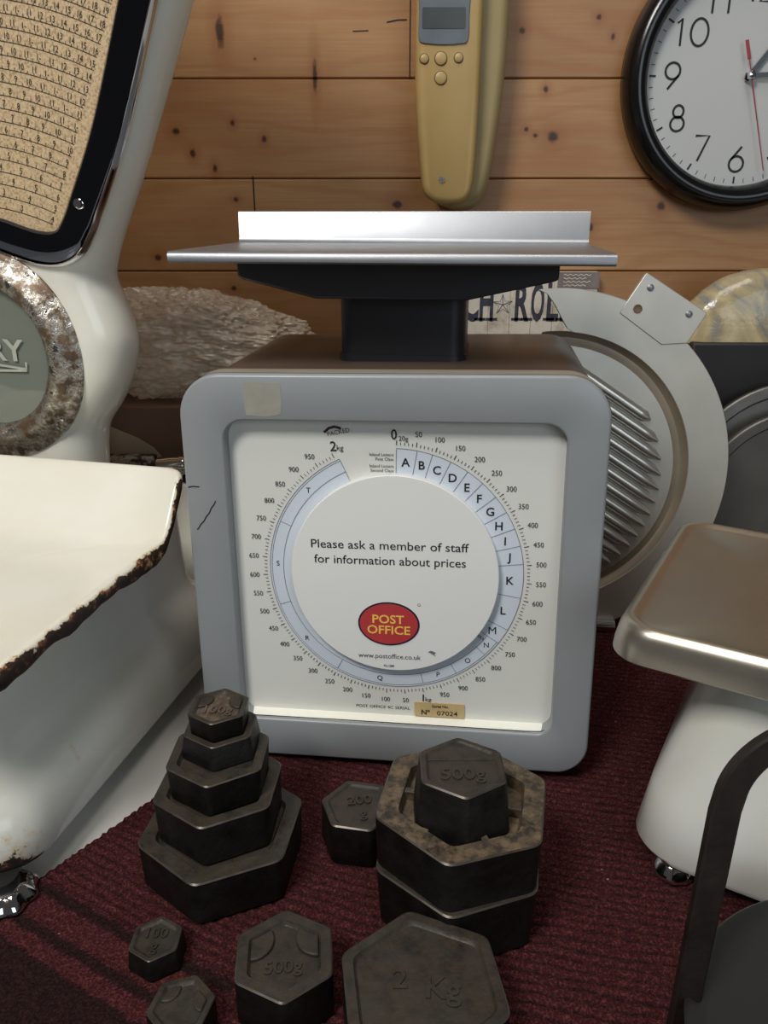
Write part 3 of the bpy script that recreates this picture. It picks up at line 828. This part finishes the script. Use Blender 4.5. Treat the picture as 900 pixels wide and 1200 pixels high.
# round badge
BC = (U0-.0010, .2075)
T2 = lambda p: L(V((BC[0]+p.x, VF+.002-p.z, BC[1]+p.y)))
mb = MB(); mb.lathe([(.0640, 0), (.0640, .0030), (.0625, .0045), (.0600, .0050), (.0575, .0070), (.0530, .0105), (.0490, .0110), (.0455, .0095), (.0430, .0060), (.0418, .0030)], 96, T2)
rg = mb.build('badge_ring', M['rusty_ring'], hs, smooth=40)
mb = MB(); mb.lathe([(.0432, .0030), (.030, .0042), (.0001, .0050)], 64, T2, 0, False, True); gl = mb.build('badge_glass', M['glass_green'], hs)
mb = MB(); yv = VF+.002-.0058
text(mb, 'AVERY', U0-.004, .2120, L, h=.0125, width=.062, bold=.02, y=yv)
mb.ribbon([(U0-.036, .2030), (U0, .1990), (U0+.0265, .2000), (U0+.0270, .2050)], .0014, L, yv); mb.ribbon([(U0-.01, .2045), (U0+.0265, .2008)], .0014, L, yv)
mb.build('badge_letters', M['badge_letter'], gl, smooth=0, normals=False)
mb = MB(); mb.lathe([(.0018, .0048), (.0016, .0060), (.0001, .0064)], 12, lambda p: T2(p+V((.0590*cos(rad(-38)), .0590*sin(rad(-38)), 0)))); mb.build('ring_screw', M['chrome'], rg)

# ================================================================== RIGHT STAINLESS TRAY SCALE
RO = V((.0985, .2970, 0)); aR_ = rad(-30.5)
RX = V((cos(aR_), sin(aR_), 0)); RY = V((-sin(aR_), cos(aR_), 0))
Rf = lambda p: RO+RX*p[0]+RY*p[1]+V((0, 0, p[2]))
rsx = thing('tray_scale', tuple(Rf(V((.1, .07, -.001)))), 'white enamel scale with a stainless steel tray at the right edge', 'scale')
def rr3(ins, z_, r=.016, x0=-.003, x1=.205, y0=-.002, y1=.147): return [Rf(V((u, v, z_))) for u, v in rrect(x0+ins, x1-ins, y0+ins, y1-ins, max(r-ins*.5, .005), 8)]
mb = MB()
mb.loft([rr3(.006, .1100), rr3(.0008, .1100), rr3(-.0004, .1112), rr3(0, .1160), rr3(.0012, .1220), rr3(.0026, .1252), rr3(.0046, .1266), rr3(.0066, .1264), rr3(.0080, .1252), rr3(.0098, .1248), rr3(.016, .1236), rr3(.035, .1220), rr3(.060, .1216)], False, True)
ty = mb.build('steel_tray', M['stainless'], rsx, smooth=45)
mb = MB()
def bodyring(z_, i0, i1, r=.024, back=.142): return [Rf(V((u, v, z_))) for u, v in rrect(i0, .205-i0*.6, i1, back, r, 8)]
mb.loft([bodyring(.0095, .022, .008, .02), bodyring(.0095, .017, .003), bodyring(.013, .0150, .0015), bodyring(.040, .0190, .0050), bodyring(.070, .0270, .0110), bodyring(.1115, .0370, .0190, .028)], True, True)
mb.at = [0.]*len(mb.v)
mb.build('body', M['enamel_cool'], rsx, smooth=60)
for (u, v) in ((.036, .012), (.18, .014), (.036, .128), (.18, .128)):
    c = Rf(V((u, v, 0)))
    mb = MB(); mb.lathe([(.0085, -.0008), (.0105, .0012), (.0098, .0040), (.0070, .0070), (.0070, .0105)], 10, lambda p, c=c: V((c.x+p.x, c.y+p.y, p.z)), 0, True, True); mb.build('foot', M['chrome'], rsx)

# ================================================================== BALANCE PAN WITH IRON BOW
PC = (.1722, .1682)
bp = thing('balance_pan', (PC[0], PC[1], -.0006), 'black round pan with a black iron bow at the lower right corner', 'pan')
mb = MB(); Tp = lambda p: V((PC[0]+p.x, PC[1]+p.y, p.z))
mb.lathe([(.001, -.0004), (.050, -.0004), (.0600, .0040), (.0690, .0160), (.0736, .0320), (.0740, .0348), (.0730, .0356), (.0718, .0350), (.0700, .0330), (.0660, .0322), (.001, .0316)], 96, Tp)
mb.build('dish', M['black_pan'], bp, smooth=40)
bow = []
zt = .1445; rc = .026; xl, xr = .1060, .2430; YB2 = .1990
pts = [(xl-.0006, .004), (xl, .06), (xl+.0006, zt-rc-.004)]
for i in range(1, 22): a = pi-(pi/2)*i/21; pts.append((xl+.0012+rc+rc*cos(a), zt-rc+rc*sin(a)))
pts += [(PC[0], zt+.004)]
pts = pts+[(2*PC[0]-x, z_) for x, z_ in reversed(pts[:-1])]
mb = MB(); wv = .0094; tv = .0038
rings = []
for i, p in enumerate(pts):
    a = pts[max(i-1, 0)]; c = pts[min(i+1, len(pts)-1)]; d = hypot(c[0]-a[0], c[1]-a[1]); n_ = (-(c[1]-a[1])/d, (c[0]-a[0])/d)
    q = []
    for (s, t) in ((-.5, -.35), (-.42, -.5), (.42, -.5), (.5, -.35), (.5, .35), (.42, .5), (-.42, .5), (-.5, .35)):
        q.append(V((p[0]+n_[0]*wv*s, YB2+tv*t, p[1]+n_[1]*wv*s)))
    rings.append(q)
mb.loft(rings, True, True); mb.build('bow', M['black_iron'], bp, smooth=35)

# ================================================================== SLICER PLATE
SA = rad(6); SO = V((0, .522, 0)); SE = V((0, sin(SA), cos(SA))); SN = V((0, cos(SA), -sin(SA)))
Sf = lambda p: SO+V((p[0], 0, 0))+SE*p[2]+SN*p[1]
sc_, Rp = (.11837, .11845), .12467
sp = thing('slicer_plate', tuple(Sf(V((sc_[0], 0, 0)))), 'round dull aluminium slicer plate with slanted ridges and a riveted tab', 'plate')
def sp_pol(a, r): return (sc_[0]+r*cos(a), sc_[1]+r*sin(a))
# flange with horn: annulus from the horn tip clockwise round to the lower left
a_tip = atan2(.2417-sc_[1], .1036-sc_[0]); ncirc = 120
A0, A1 = a_tip, a_tip-rad(300)
ri_ = .0965
rings = []
mb = MB()
outer_p, mid_p, in_p = [], [], []
for i in range(ncirc+1):
    t = i/ncirc; a = A0+(A1-A0)*t
    o_ = sp_pol(a, Rp)
    # inner edge of the flange meets the horn tip along the slanted cut
    d = rad(300)*t
    k = smooth01(d/.21)
    rin = Rp*(1-k)*.998+ri_*k
    outer_p.append(o_); in_p.append(sp_pol(a, rin))
def S_(P, y): return [Sf(V((p[0], y, p[1]))) for p in P]
mb.loft([S_(in_p, .003), S_(outer_p, .003), S_(outer_p, .0008), S_([sp_pol(A0+(A1-A0)*i/ncirc, Rp-.0006 if i > 5 else Rp-.0001) for i in range(ncirc+1)], 0), S_(in_p, 0)], closed=False)
# groove and dish inside
def full(r, y, n=120): return [Sf(V((sc_[0]+r*cos(A0+(A1-A0)*i/n), y, sc_[1]+r*sin(A0+(A1-A0)*i/n)))) for i in range(n+1)]
st = 30
mb2 = [[q for q in full(r_, y_)] for r_, y_ in ((.0968, 0), (.0962, .0010), (.0945, .0052), (.0925, .0064), (.0895, .0058), (.0870, .0044), (.0660, .0034), (.0330, .0030), (.001, .0030))]
cutn = 0
mb.loft(mb2[:2], closed=False); mb.loft(mb2[1:6], closed=False, mi=1); mb.loft(mb2[5:], closed=False)
mb.build('dish', [M['plate_alu'], M['groove_dirt']], sp, smooth=40)
# tab
mb = MB(); tab = [(.1548, .2423), (.1665, .2586), (.2059, .2339), (.1945, .2152), (.1800, .2140), (.1500, .2330)]
mb.poly([(.1622, .2340), (.1731, .2516), (.1744, .2528), (.1755, .2523), (.2158, .2277), (.2167, .2267), (.2163, .2255), (.2054, .2070), (.1880, .2060), (.1580, .2270)][::-1], Sf, -.0006, .0034)
tbn = mb.build('tab', M['plate_alu'], sp, bevel=.0005)
for (x, z_) in ((.1774, .2433), (.2047, .2262)):
    mb = MB(); mb.lathe([(.0024, 0), (.0022, .0008), (.0012, .0013), (.0001, .0014)], 16, lambda p: Sf(V((x+p.x, -.0006-p.z, z_+p.y)))); mb.build('rivet', M['tray_metal'], tbn)
mb = MB(); mb.lathe([(.0030, .0002), (.0030, .0005), (.0024, .0006), (.0023, .0001), (.0001, .0000)], 20, lambda p: Sf(V((.1700+p.x, -.0006-p.z, .2296+p.y)))); mb.build('hole', M['cardboard'], tbn)
# slanted ridges
dirr = V((.0275, 0, -.0179)).normalized(); prp = V((.0179, 0, .0275)).normalized()
cR = V((.1150, 0, .1140)); RR = .0815
for i in range(17):
    s = -.0715+i*.0090
    hl = sqrt(max(RR**2-s*s, 0))
    if hl < .012: continue
    c = cR+prp*s
    a, b = c-dirr*hl, c+dirr*hl
    mb = MB(); P = []; rad_ = []
    for j in range(17):
        t = j/16; e = sin(pi*min(max(t, 0), 1)); 
        k = min(1, min(t, 1-t)*hl*2/.006)
        P.append(Sf(V((a.x+(b.x-a.x)*t, .0030-.0006, a.z+(b.z-a.z)*t)))); rad_.append(0.0009+.0032*sqrt(max(0, 1-(1-k)**2)))
    mb.tube(P, rad_, 12); mb.build('ridge', M['ridge_alu'], sp, smooth=60)
# bottom rod the plate stands on
mb = MB(); mb.tube([Sf(V((.050, .0045, .0065))), Sf(V((.1700, -.0030, .0020)))], .0052, 14); mb.build('rod', M['chrome'], sp)
mb = MB(); mb.box((.11, .014, .0045), (.12, .014, .017), lambda p: Sf(p)); mb.build('stand', M['rubber'], sp, bevel=.002)

# ================================================================== THINGS ON THE RIGHT BEHIND
solo(MB().box((.3400, .653, .0955), (.20, .060, .197)), 'black_box', M['black_box'], (.340, .653, TZ), 'black board box standing behind the slicer plate', 'box', bevel=.002)
def lid(name, cx, cz, R_, y, lean, mat, label, group=None, th=.004):
    n = V((0, cos(rad(lean)), -sin(rad(lean)))); e = V((0, sin(rad(lean)), cos(rad(lean))))
    base = V((cx, y, TZ)); 
    T = lambda p: base+V((1, 0, 0))*p.x+e*(p.y+R_+.001)+n*(-p.z)
    mb = MB(); mb.lathe([(R_, -.004), (R_, 0), (R_-.001, .0010), (R_*.9, .0010), (R_*.88, -.0006), (R_*.4, -.001), (.0005, -.001)], 90, T, 0, True, True)
    return solo(mb, name, mat, tuple(base), label, 'lid', group, smooth=40)
lid('round_lid', .3200, 0, .0850, .592, 5, M['steel_edge'], 'taller round grey metal lid with brown stains against the black box', 'round metal lids')
lid('round_lid', .3190, 0, .0760, .575, 5, M['lid_dark'], 'dark round metal lid in front of the brown stained lid', 'round metal lids')
# cloudy plastic dome on the black box
mb = MB(); cx_, cz_ = .300, .1955; RX_, RZ_ = .068, .056
rings = []
for k in range(9):
    a = pi*k/8; yy = .645-.020*cos(a); s = .25+.75*sin(a)**.5 if 0 < k < 8 else .2
    rings.append([V((cx_+RX_*s*cos(pi*i/32)*(1+.03*noise.noise(V((i*.4, k, 0)))), yy, .1945+RZ_*s*sin(pi*i/32)*(1+.04*noise.noise(V((i*.3, k, 7))))-.002)) for i in range(33)])
mb.loft(rings, True, True, True)
solo(mb, 'plastic_dome', M['cloudy'], (cx_, .645, .194), 'cloudy cream plastic dome resting on the black box', 'cover', smooth=70)

# ================================================================== SIGN, BAG, BOX behind
def sign_mat():
    t = NT('distressed white planks'); n = t.noise(30, 6, .7); sx = t.node('ShaderNodeSeparateXYZ'); t.link(t.oc(), sx.inputs[0])
    c = t.ramp(n, [(.36, srgb(168, 156, 140)), (.5, srgb(206, 198, 184)), (.7, srgb(222, 216, 204))])
    return t.set(Base_Color=c, Roughness=.7)
M['sign_wood'] = sign_mat()
sg = thing('wooden_sign', (.10, .694, .155), 'whitewashed wooden wall sign with dark old style lettering', 'sign')
mb = MB()
for i in range(11):
    x0 = -.0205+i*.0182; mb.box((x0+.0090, .6945, .199), (.0180, .008, .086))
mb.build('board', M['sign_wood'], sg, bevel=.0004)
mb = MB(); R1 = lambda p: p; ysn = .6902
def slab(txt, x, z_, h, w_): 
    text(mb, txt, x, z_, R1, h=h, width=w_, bold=.03, y=ysn)
for chx, cx2, w_ in (('C', .0735, .0135), ('H', .0868, .0115), ('R', .1170, .0120), ('O', .1300, .0110), ('L', .1430, .0100), ('L', .1545, .0100)):
    slab(chx, cx2, .2180, .0300, w_)
for cx2 in (.0815, .0915, .1130, .1215, .1400, .1510): mb.ribbon([(cx2-.0048, .2035), (cx2+.0048, .2035)], .0022, R1, ysn)
for cx2 in (.113,): mb.ribbon([(cx2-.004, .2325), (cx2+.004, .2325)], .0020, R1, ysn)
mb.build('sign_lettering', plain('faded navy paint', srgb(52, 54, 66), .7, 0, .4, 200), sg, smooth=0, normals=False)
mb = MB()
for k in range(5):
    a = rad(72*k+20); mb.ribbon([(.1005, .2155), (.1005+.0085*cos(a), .2155+.0085*sin(a))], .0007, R1, ysn)
    a2 = a+rad(36); mb.ribbon([(.1005+.0085*cos(a), .2155+.0085*sin(a)), (.1005+.0035*cos(a2), .2155+.0035*sin(a2)), (.1005+.0085*cos(a+rad(72)), .2155+.0085*sin(a+rad(72)))], .0004, R1, ysn)
mb.build('sign_star', M['ink_grey'], sg, smooth=0, normals=False)
mb = MB(); mb.box((.1630, .6899, .2355), (.0345, .0012, .0130)); pn = mb.build('grey_panel', plain('grey wash', srgb(122, 112, 108), .7, 0, .2, 150), sg)
mb = MB()
for j in range(4):
    mb.ribbon([(.150+.0012*i, .2398-.0028*j+.0006*sin(i*1.7+j)) for i in range(20-3*(j % 2))], .0007, R1, .6890)
mb.build('scribble', M['sign_wood'], pn, smooth=0, normals=False)

# brown cardboard box at left, film crumpled on it
cb = thing('cardboard_box', (-.155, .60, TZ), 'brown cardboard box behind the two scales', 'box')
mb = MB(); mb.box((-.145, .625, (.1550+TZ)/2), (.22, .10, .1550-TZ)); mb.build('carton', M['cardboard'], cb, bevel=.0015)
mb = MB(); mb.poly([(-.2130, .1410), (-.203, .1395), (-.184, .1310), (-.173, .1235), (-.166, .1140), (-.2130, .1140)], lambda p: p, .5735, .5748); mb.build('loose_flap', M['card_beige'], cb, smooth=0)
mb = MB(); mb.box((-.178, .5, .0605), (.085, .006, .135), lambda p: V((p.x, p.y+.006*0, p.z)))
solo(MB().box((-.198, .560, .0590), (.060, .010, .126)), 'rusty_bar', M['rusty_bar'], (-.198, .560, TZ), 'flaking rusty iron slab between plate and cardboard box', 'slab', bevel=.0015)
cf = thing('post_fitting', (-.130, .558, TZ), 'white enamel post topped by a short chrome rod left of the postal scale', 'fitting')
mb = MB(); mb.tube([(-.166, .5580, .1145), (-.156, .5575, .1150), (-.145, .5570, .1150), (-.105, .5550, .1150)], [.0062, .0072, .0075, .0075], 20)
mb.tube([(-.149, .5573, .1150), (-.146, .5571, .1150)], .0082, 20); mb.build('rod', M['chrome'], cf, smooth=50)
mb = MB(); mb.box((-.130, .5585, .1055), (.060, .012, .0040)); mb.build('seal', M['rubber'], cf)
mb = MB(); mb.box((-.130, .5585, (.1035+TZ)/2), (.062, .013, .1035-TZ)); mb.build('post', M['enamel'], cf, bevel=.004, seg=3)

mb = MB(); nu, nv = 380, 190; vs = []
# crumpled heap: closed lumpy pillow resting on the carton
for j in range(nv+1):
    ph = pi*j/nv-pi/2
    for i in range(nu):
        th = TAU*i/nu
        cx_ = cos(th); cy_ = sin(th)
        k = cos(ph)**.55 if j not in (0, nv) else 0
        d = V((cx_*k, cy_*k, sin(ph)))
        w_ = 1+.13*noise.noise(d*2.3+V((3, 1, 0)))+.07*noise.noise(d*6)+.05*abs(noise.noise(d*13))+.025*noise.noise(d*30)
        q = V((d.x*.100, d.y*.046, d.z*.05))*185
        dv = noise.voronoi(q)[0][0]
        w_ += .032*max(0, 1-(dv/.55)**2)
        x = -.146+.100*d.x*w_
        top = .052*(1-.30*smooth01((x+.15)/.12))
        zz = .1565+max(-.0005, (top*(d.z*w_*.5+.5)*1.45))
        vs.append((x, .624+.046*d.y*w_, zz))
fs = [(j*nu+i, j*nu+(i+1) % nu, (j+1)*nu+(i+1) % nu, (j+1)*nu+i) for j in range(nv) for i in range(nu)]
mb.v = vs; mb.f = fs; mb.mi = [0]*len(fs)
solo(mb, 'bubble_wrap', M['film'], (-.15, .624, .1560), 'crumpled clear bubble wrap heaped on the cardboard box', 'packaging', smooth=180)

# ================================================================== WALL TELEPHONE
tp_ = thing('wall_telephone', (.06, .70, .29), 'yellowed slim telephone hanging on the pine wall', 'telephone')
# base: slim wedge, a little right of the handset
def lp(P, y): return [V((p[0], y, p[1])) for p in P]
bs = catmull([(.0500, .2925), (.0640, .2905), (.0765, .2955), (.0835, .312), (.0890, .350), (.0925, .395), (.0930, .440), (.0915, .480), (.082, .495), (.05, .497), (.040, .48), (.0385, .44), (.038, .39), (.0385, .33), (.0420, .300)], 5, True)
mb = MB(); mb.loft([lp(bs, .6995), lp(bs, .690), lp(offset(bs, .001), .676), lp(offset(bs, .004), .667), lp(offset(bs, .009), .6635)], True, True)
mb.build('phone_base', M['phone_base'], tp_, smooth=60)
hsx = catmull([(.0345, .2985), (.0430, .2950), (.0570, .2950), (.0640, .2990), (.0676, .3100), (.0694, .345), (.0702, .395), (.0705, .440), (.0702, .485), (.066, .500), (.05, .505), (.030, .500), (.0238, .485), (.0232, .440), (.0228, .395), (.0236, .360), (.0280, .315), (.0300, .3040)], 5, True)
mb = MB(); mb.loft([lp(offset(hsx, .003), .662), lp(hsx, .660), lp(hsx, .6535), lp(offset(hsx, .0015), .6500), lp(offset(hsx, .0045), .6482)], True, True)
hd = mb.build('handset', M['phone_front'], tp_, smooth=50)
mb = MB(); mb.loft([lp(offset(hsx, .004), .6640), lp(offset(hsx, .004), .6610)], True, True); mb.build('handset_gap', M['gap_black'], tp_)
scr = catmull([(.0250, .4035), (.0330, .4010), (.0430, .4005), (.0530, .4010), (.0598, .4035), (.0602, .420), (.0602, .436), (.052, .4385), (.0430, .439), (.033, .4385), (.0252, .436), (.0248, .420)], 4, True)
mb = MB(); mb.poly(scr, lambda p: p, .6470, .6490); sr = mb.build('display', M['phone_screen'], hd, bevel=.0004)
mb = MB(); mb.poly(rrect(.0270, .0575, .4105, .4235, .001, 3), lambda p: p, .6466, .6475); mb.build('lcd', M['phone_lcd'], sr, smooth=0)
for (x, z_, r) in ((.0289, .3918, .0030), (.0408, .3920, .0042), (.0535, .3924, .0030), (.0410, .3796, .0042)):
    mb = MB(); mb.lathe([(r+.0006, 0), (r+.0004, .0004), (r, .0004)], 24, lambda p: V((x+p.x, .6482-p.z, z_+p.y))); mb.build('button_ring', M['cardboard'], hd)
    mb = MB(); mb.lathe([(r, 0), (r*.96, .0012), (r*.7, .0017), (.0001, .0018)], 24, lambda p: V((x+p.x, .6482-p.z, z_+p.y))); mb.build('button', M['phone_front'], hd)
mb = MB(); mb.lathe([(.0026, 0), (.0025, .0004), (.0001, .0005)], 24, lambda p: V((.0437+p.x, .6482-p.z, .3116+p.y))); bg = mb.build('round_logo', M['phone_screen'], hd)
mb = MB()
mb.ribbon([(.0437+.0021*cos(TAU*i/24), .3116+.0021*sin(TAU*i/24)) for i in range(24)], .0003, R0, .6475, closed=True)
for k in range(4):
    a = TAU*k/4+.4; mb.ribbon([(.0437+.0006*cos(a+.3*q)*(1+q*.7), .3116+.0006*sin(a+.3*q)*(1+q*.7)) for q in range(4)], .0004, R0, .6475)
mb.build('logo_script', M['phone_base'], bg, smooth=0, normals=False)

# ================================================================== WALL CLOCK
CC = (.2800, .3866); CY = .699
ck = thing('wall_clock', (CC[0], .70, CC[1]), 'round wall clock with black rim and white face', 'clock')
Tc = lambda p: V((CC[0]+p.x, CY-p.z, CC[1]+p.y))
mb = MB(); mb.lathe([(.0940, 0), (.0965, .004), (.0968, .012), (.0945, .020), (.0900, .0245), (.0850, .0245), (.0805, .0205), (.0785, .0140), (.0780, .0100)], 120, Tc)
mb.build('rim', M['clock_black'], ck, smooth=60)
mb = MB(); mb.lathe([(.0790, .0085), (.0785, .0100), (.0001, .0100)], 96, Tc, 0, False, True); fc = mb.build('clock_face', M['clock_face'], ck)
CF = lambda p: V((CC[0]+p[0], CY-.0103, CC[1]+p[2]))
mb = MB()
for k in range(60):
    a = rad(6*k); r0 = .0765 if True else 0
    ln = .0050 if k % 5 == 0 else .0032
    mb.ribbon([((.0762-ln)*sin(a), (.0762-ln)*cos(a)), (.0762*sin(a), .0762*cos(a))], .0014 if k % 5 == 0 else .00045, CF)
def circ(cx, cz, rx, rz, a0=0, a1=360, n=28): return [(cx+rx*cos(rad(a0+(a1-a0)*i/n)), cz+rz*sin(rad(a0+(a1-a0)*i/n))) for i in range(n+1)]
DIG = {'0': [circ(0, 0, .36, .5)], '1': [[(-.12, .33), (.06, .5), (.06, -.5)]], '2': [circ(0, .22, .28, .28, 165, -35)+[(-.3, -.5), (.32, -.5)]],
       '3': [circ(0, .24, .25, .26, 150, -90), circ(0, -.21, .29, .29, 90, -150)], '4': [[(.12, -.5), (.12, .5), (-.34, -.22), (.34, -.22)]],
       '5': [[(.28, .5), (-.16, .5), (-.24, .06)]+circ(0, -.17, .31, .33, 130, -150)], '6': [circ(0, -.19, .31, .31), [(.16, .5), (-.26, -.03)]],
       '7': [[(-.3, .5), (.3, .5), (-.12, -.5)]], '8': [circ(0, .26, .22, .24), circ(0, -.22, .29, .28)], '9': [circ(0, .19, .31, .31), [(-.16, -.5), (.26, .03)]]}
for hnum in range(1, 13):
    a = rad(30*hnum); s = str(hnum); dh = .0182
    cx_, cz_ = .0585*sin(a), .0585*cos(a)
    for i, chd in enumerate(s):
        ox = (i-(len(s)-1)/2)*dh*.66+(.003 if s == '10' and i == 1 else 0)
        for st_ in DIG[chd]:
            mb.ribbon([(cx_+ox+x*dh, cz_+z_*dh) for x, z_ in st_], .0017, CF)
mb.build('clock_numerals', M['ink'], fc, smooth=0, normals=False)
def hand(name, ang, l0, l1, w0, w1, y, mat):
    a = rad(ang); d = (sin(a), cos(a)); n_ = (cos(a), -sin(a))
    P = [(-l0*d[0]-w0/2*n_[0], -l0*d[1]-w0/2*n_[1]), (-l0*d[0]+w0/2*n_[0], -l0*d[1]+w0/2*n_[1]), (l1*d[0]+w1/2*n_[0], l1*d[1]+w1/2*n_[1]), (l1*d[0]-w1/2*n_[0], l1*d[1]-w1/2*n_[1])]
    m_ = MB(); m_.poly([(CC[0]+p[0], CC[1]+p[1]) for p in P], lambda p: p, CY-y-.0006, CY-y); return m_.build(name, mat, ck, smooth=0)
hand('hour_hand', 37, .004, .042, .0038, .0030, .0120, M['clock_black'])
hand('minute_hand', 88, .004, .062, .0036, .0026, .0135, M['clock_black'])
sh = hand('second_hand', 163, .0, .070, .0009, .0006, .0150, M['clock_red'])
m_ = MB(); a = rad(343); d = (sin(a), cos(a))
m_.ribbon([(CC[0]+.006*d[0]*0, CC[1]), (CC[0]+.0115*d[0], CC[1]+.0115*d[1])], .0009, R0, CY-.0156); m_.ribbon([(CC[0]+.011*d[0], CC[1]+.011*d[1]), (CC[0]+.0245*d[0], CC[1]+.0245*d[1])], .0028, R0, CY-.0156)
m_.build('counterweight', M['clock_red'], sh, smooth=0, normals=False)
mb = MB(); mb.lathe([(.0030, .010), (.0030, .0165), (.0022, .0178), (.0001, .0182)], 20, Tc); mb.build('hub', M['chrome'], ck)

# ================================================================== LIGHT AND CAMERA
def area(name, loc, target, size, power, col, sy=None):
    l = bpy.data.lights.new(name, 'AREA'); l.energy = power; l.color = col; l.size = size
    if sy: l.shape = 'RECTANGLE'; l.size_y = sy
    o = bpy.data.objects.new(name, l); COL.objects.link(o); o.location = loc
    o.rotation_euler = (V(target)-V(loc)).to_track_quat('-Z', 'Y').to_euler(); return o
area('ceiling_light', (.04, .12, 1.55), (.02, .35, .1), 0.55, 6, (1, .95, .88))
area('side_window_light', (-.55, -.45, 1.30), (.02, .40, .1), 0.40, 15, (1, .97, .92))
area('window_light', (.85, -1.65, .80), (-.1, .40, .25), 1.3, 9, (.78, .90, 1.), .9)
wd = bpy.data.worlds.new('World'); SC.world = wd; wd.use_nodes = True
bgn = wd.node_tree.nodes['Background']; bgn.inputs[0].default_value = (.60, .56, .52, 1); bgn.inputs[1].default_value = .10

cam = bpy.data.cameras.new('Camera'); co = bpy.data.objects.new('Camera', cam); COL.objects.link(co)
co.location = (0, 0, .290); co.rotation_euler = (rad(90-20.8), 0, 0)
cam.sensor_fit = 'VERTICAL'; cam.sensor_height = 36; cam.lens = 930/1200*36; cam.clip_start = .01
SC.camera = co
SC.view_settings.view_transform = 'Standard'; SC.view_settings.look = 'None'; SC.view_settings.gamma = 1; SC.view_settings.exposure = 0
SC.view_settings.use_curve_mapping = False
SC.cycles.use_denoising = True
SC.cycles.max_bounces = 8; SC.cycles.transparent_max_bounces = 12
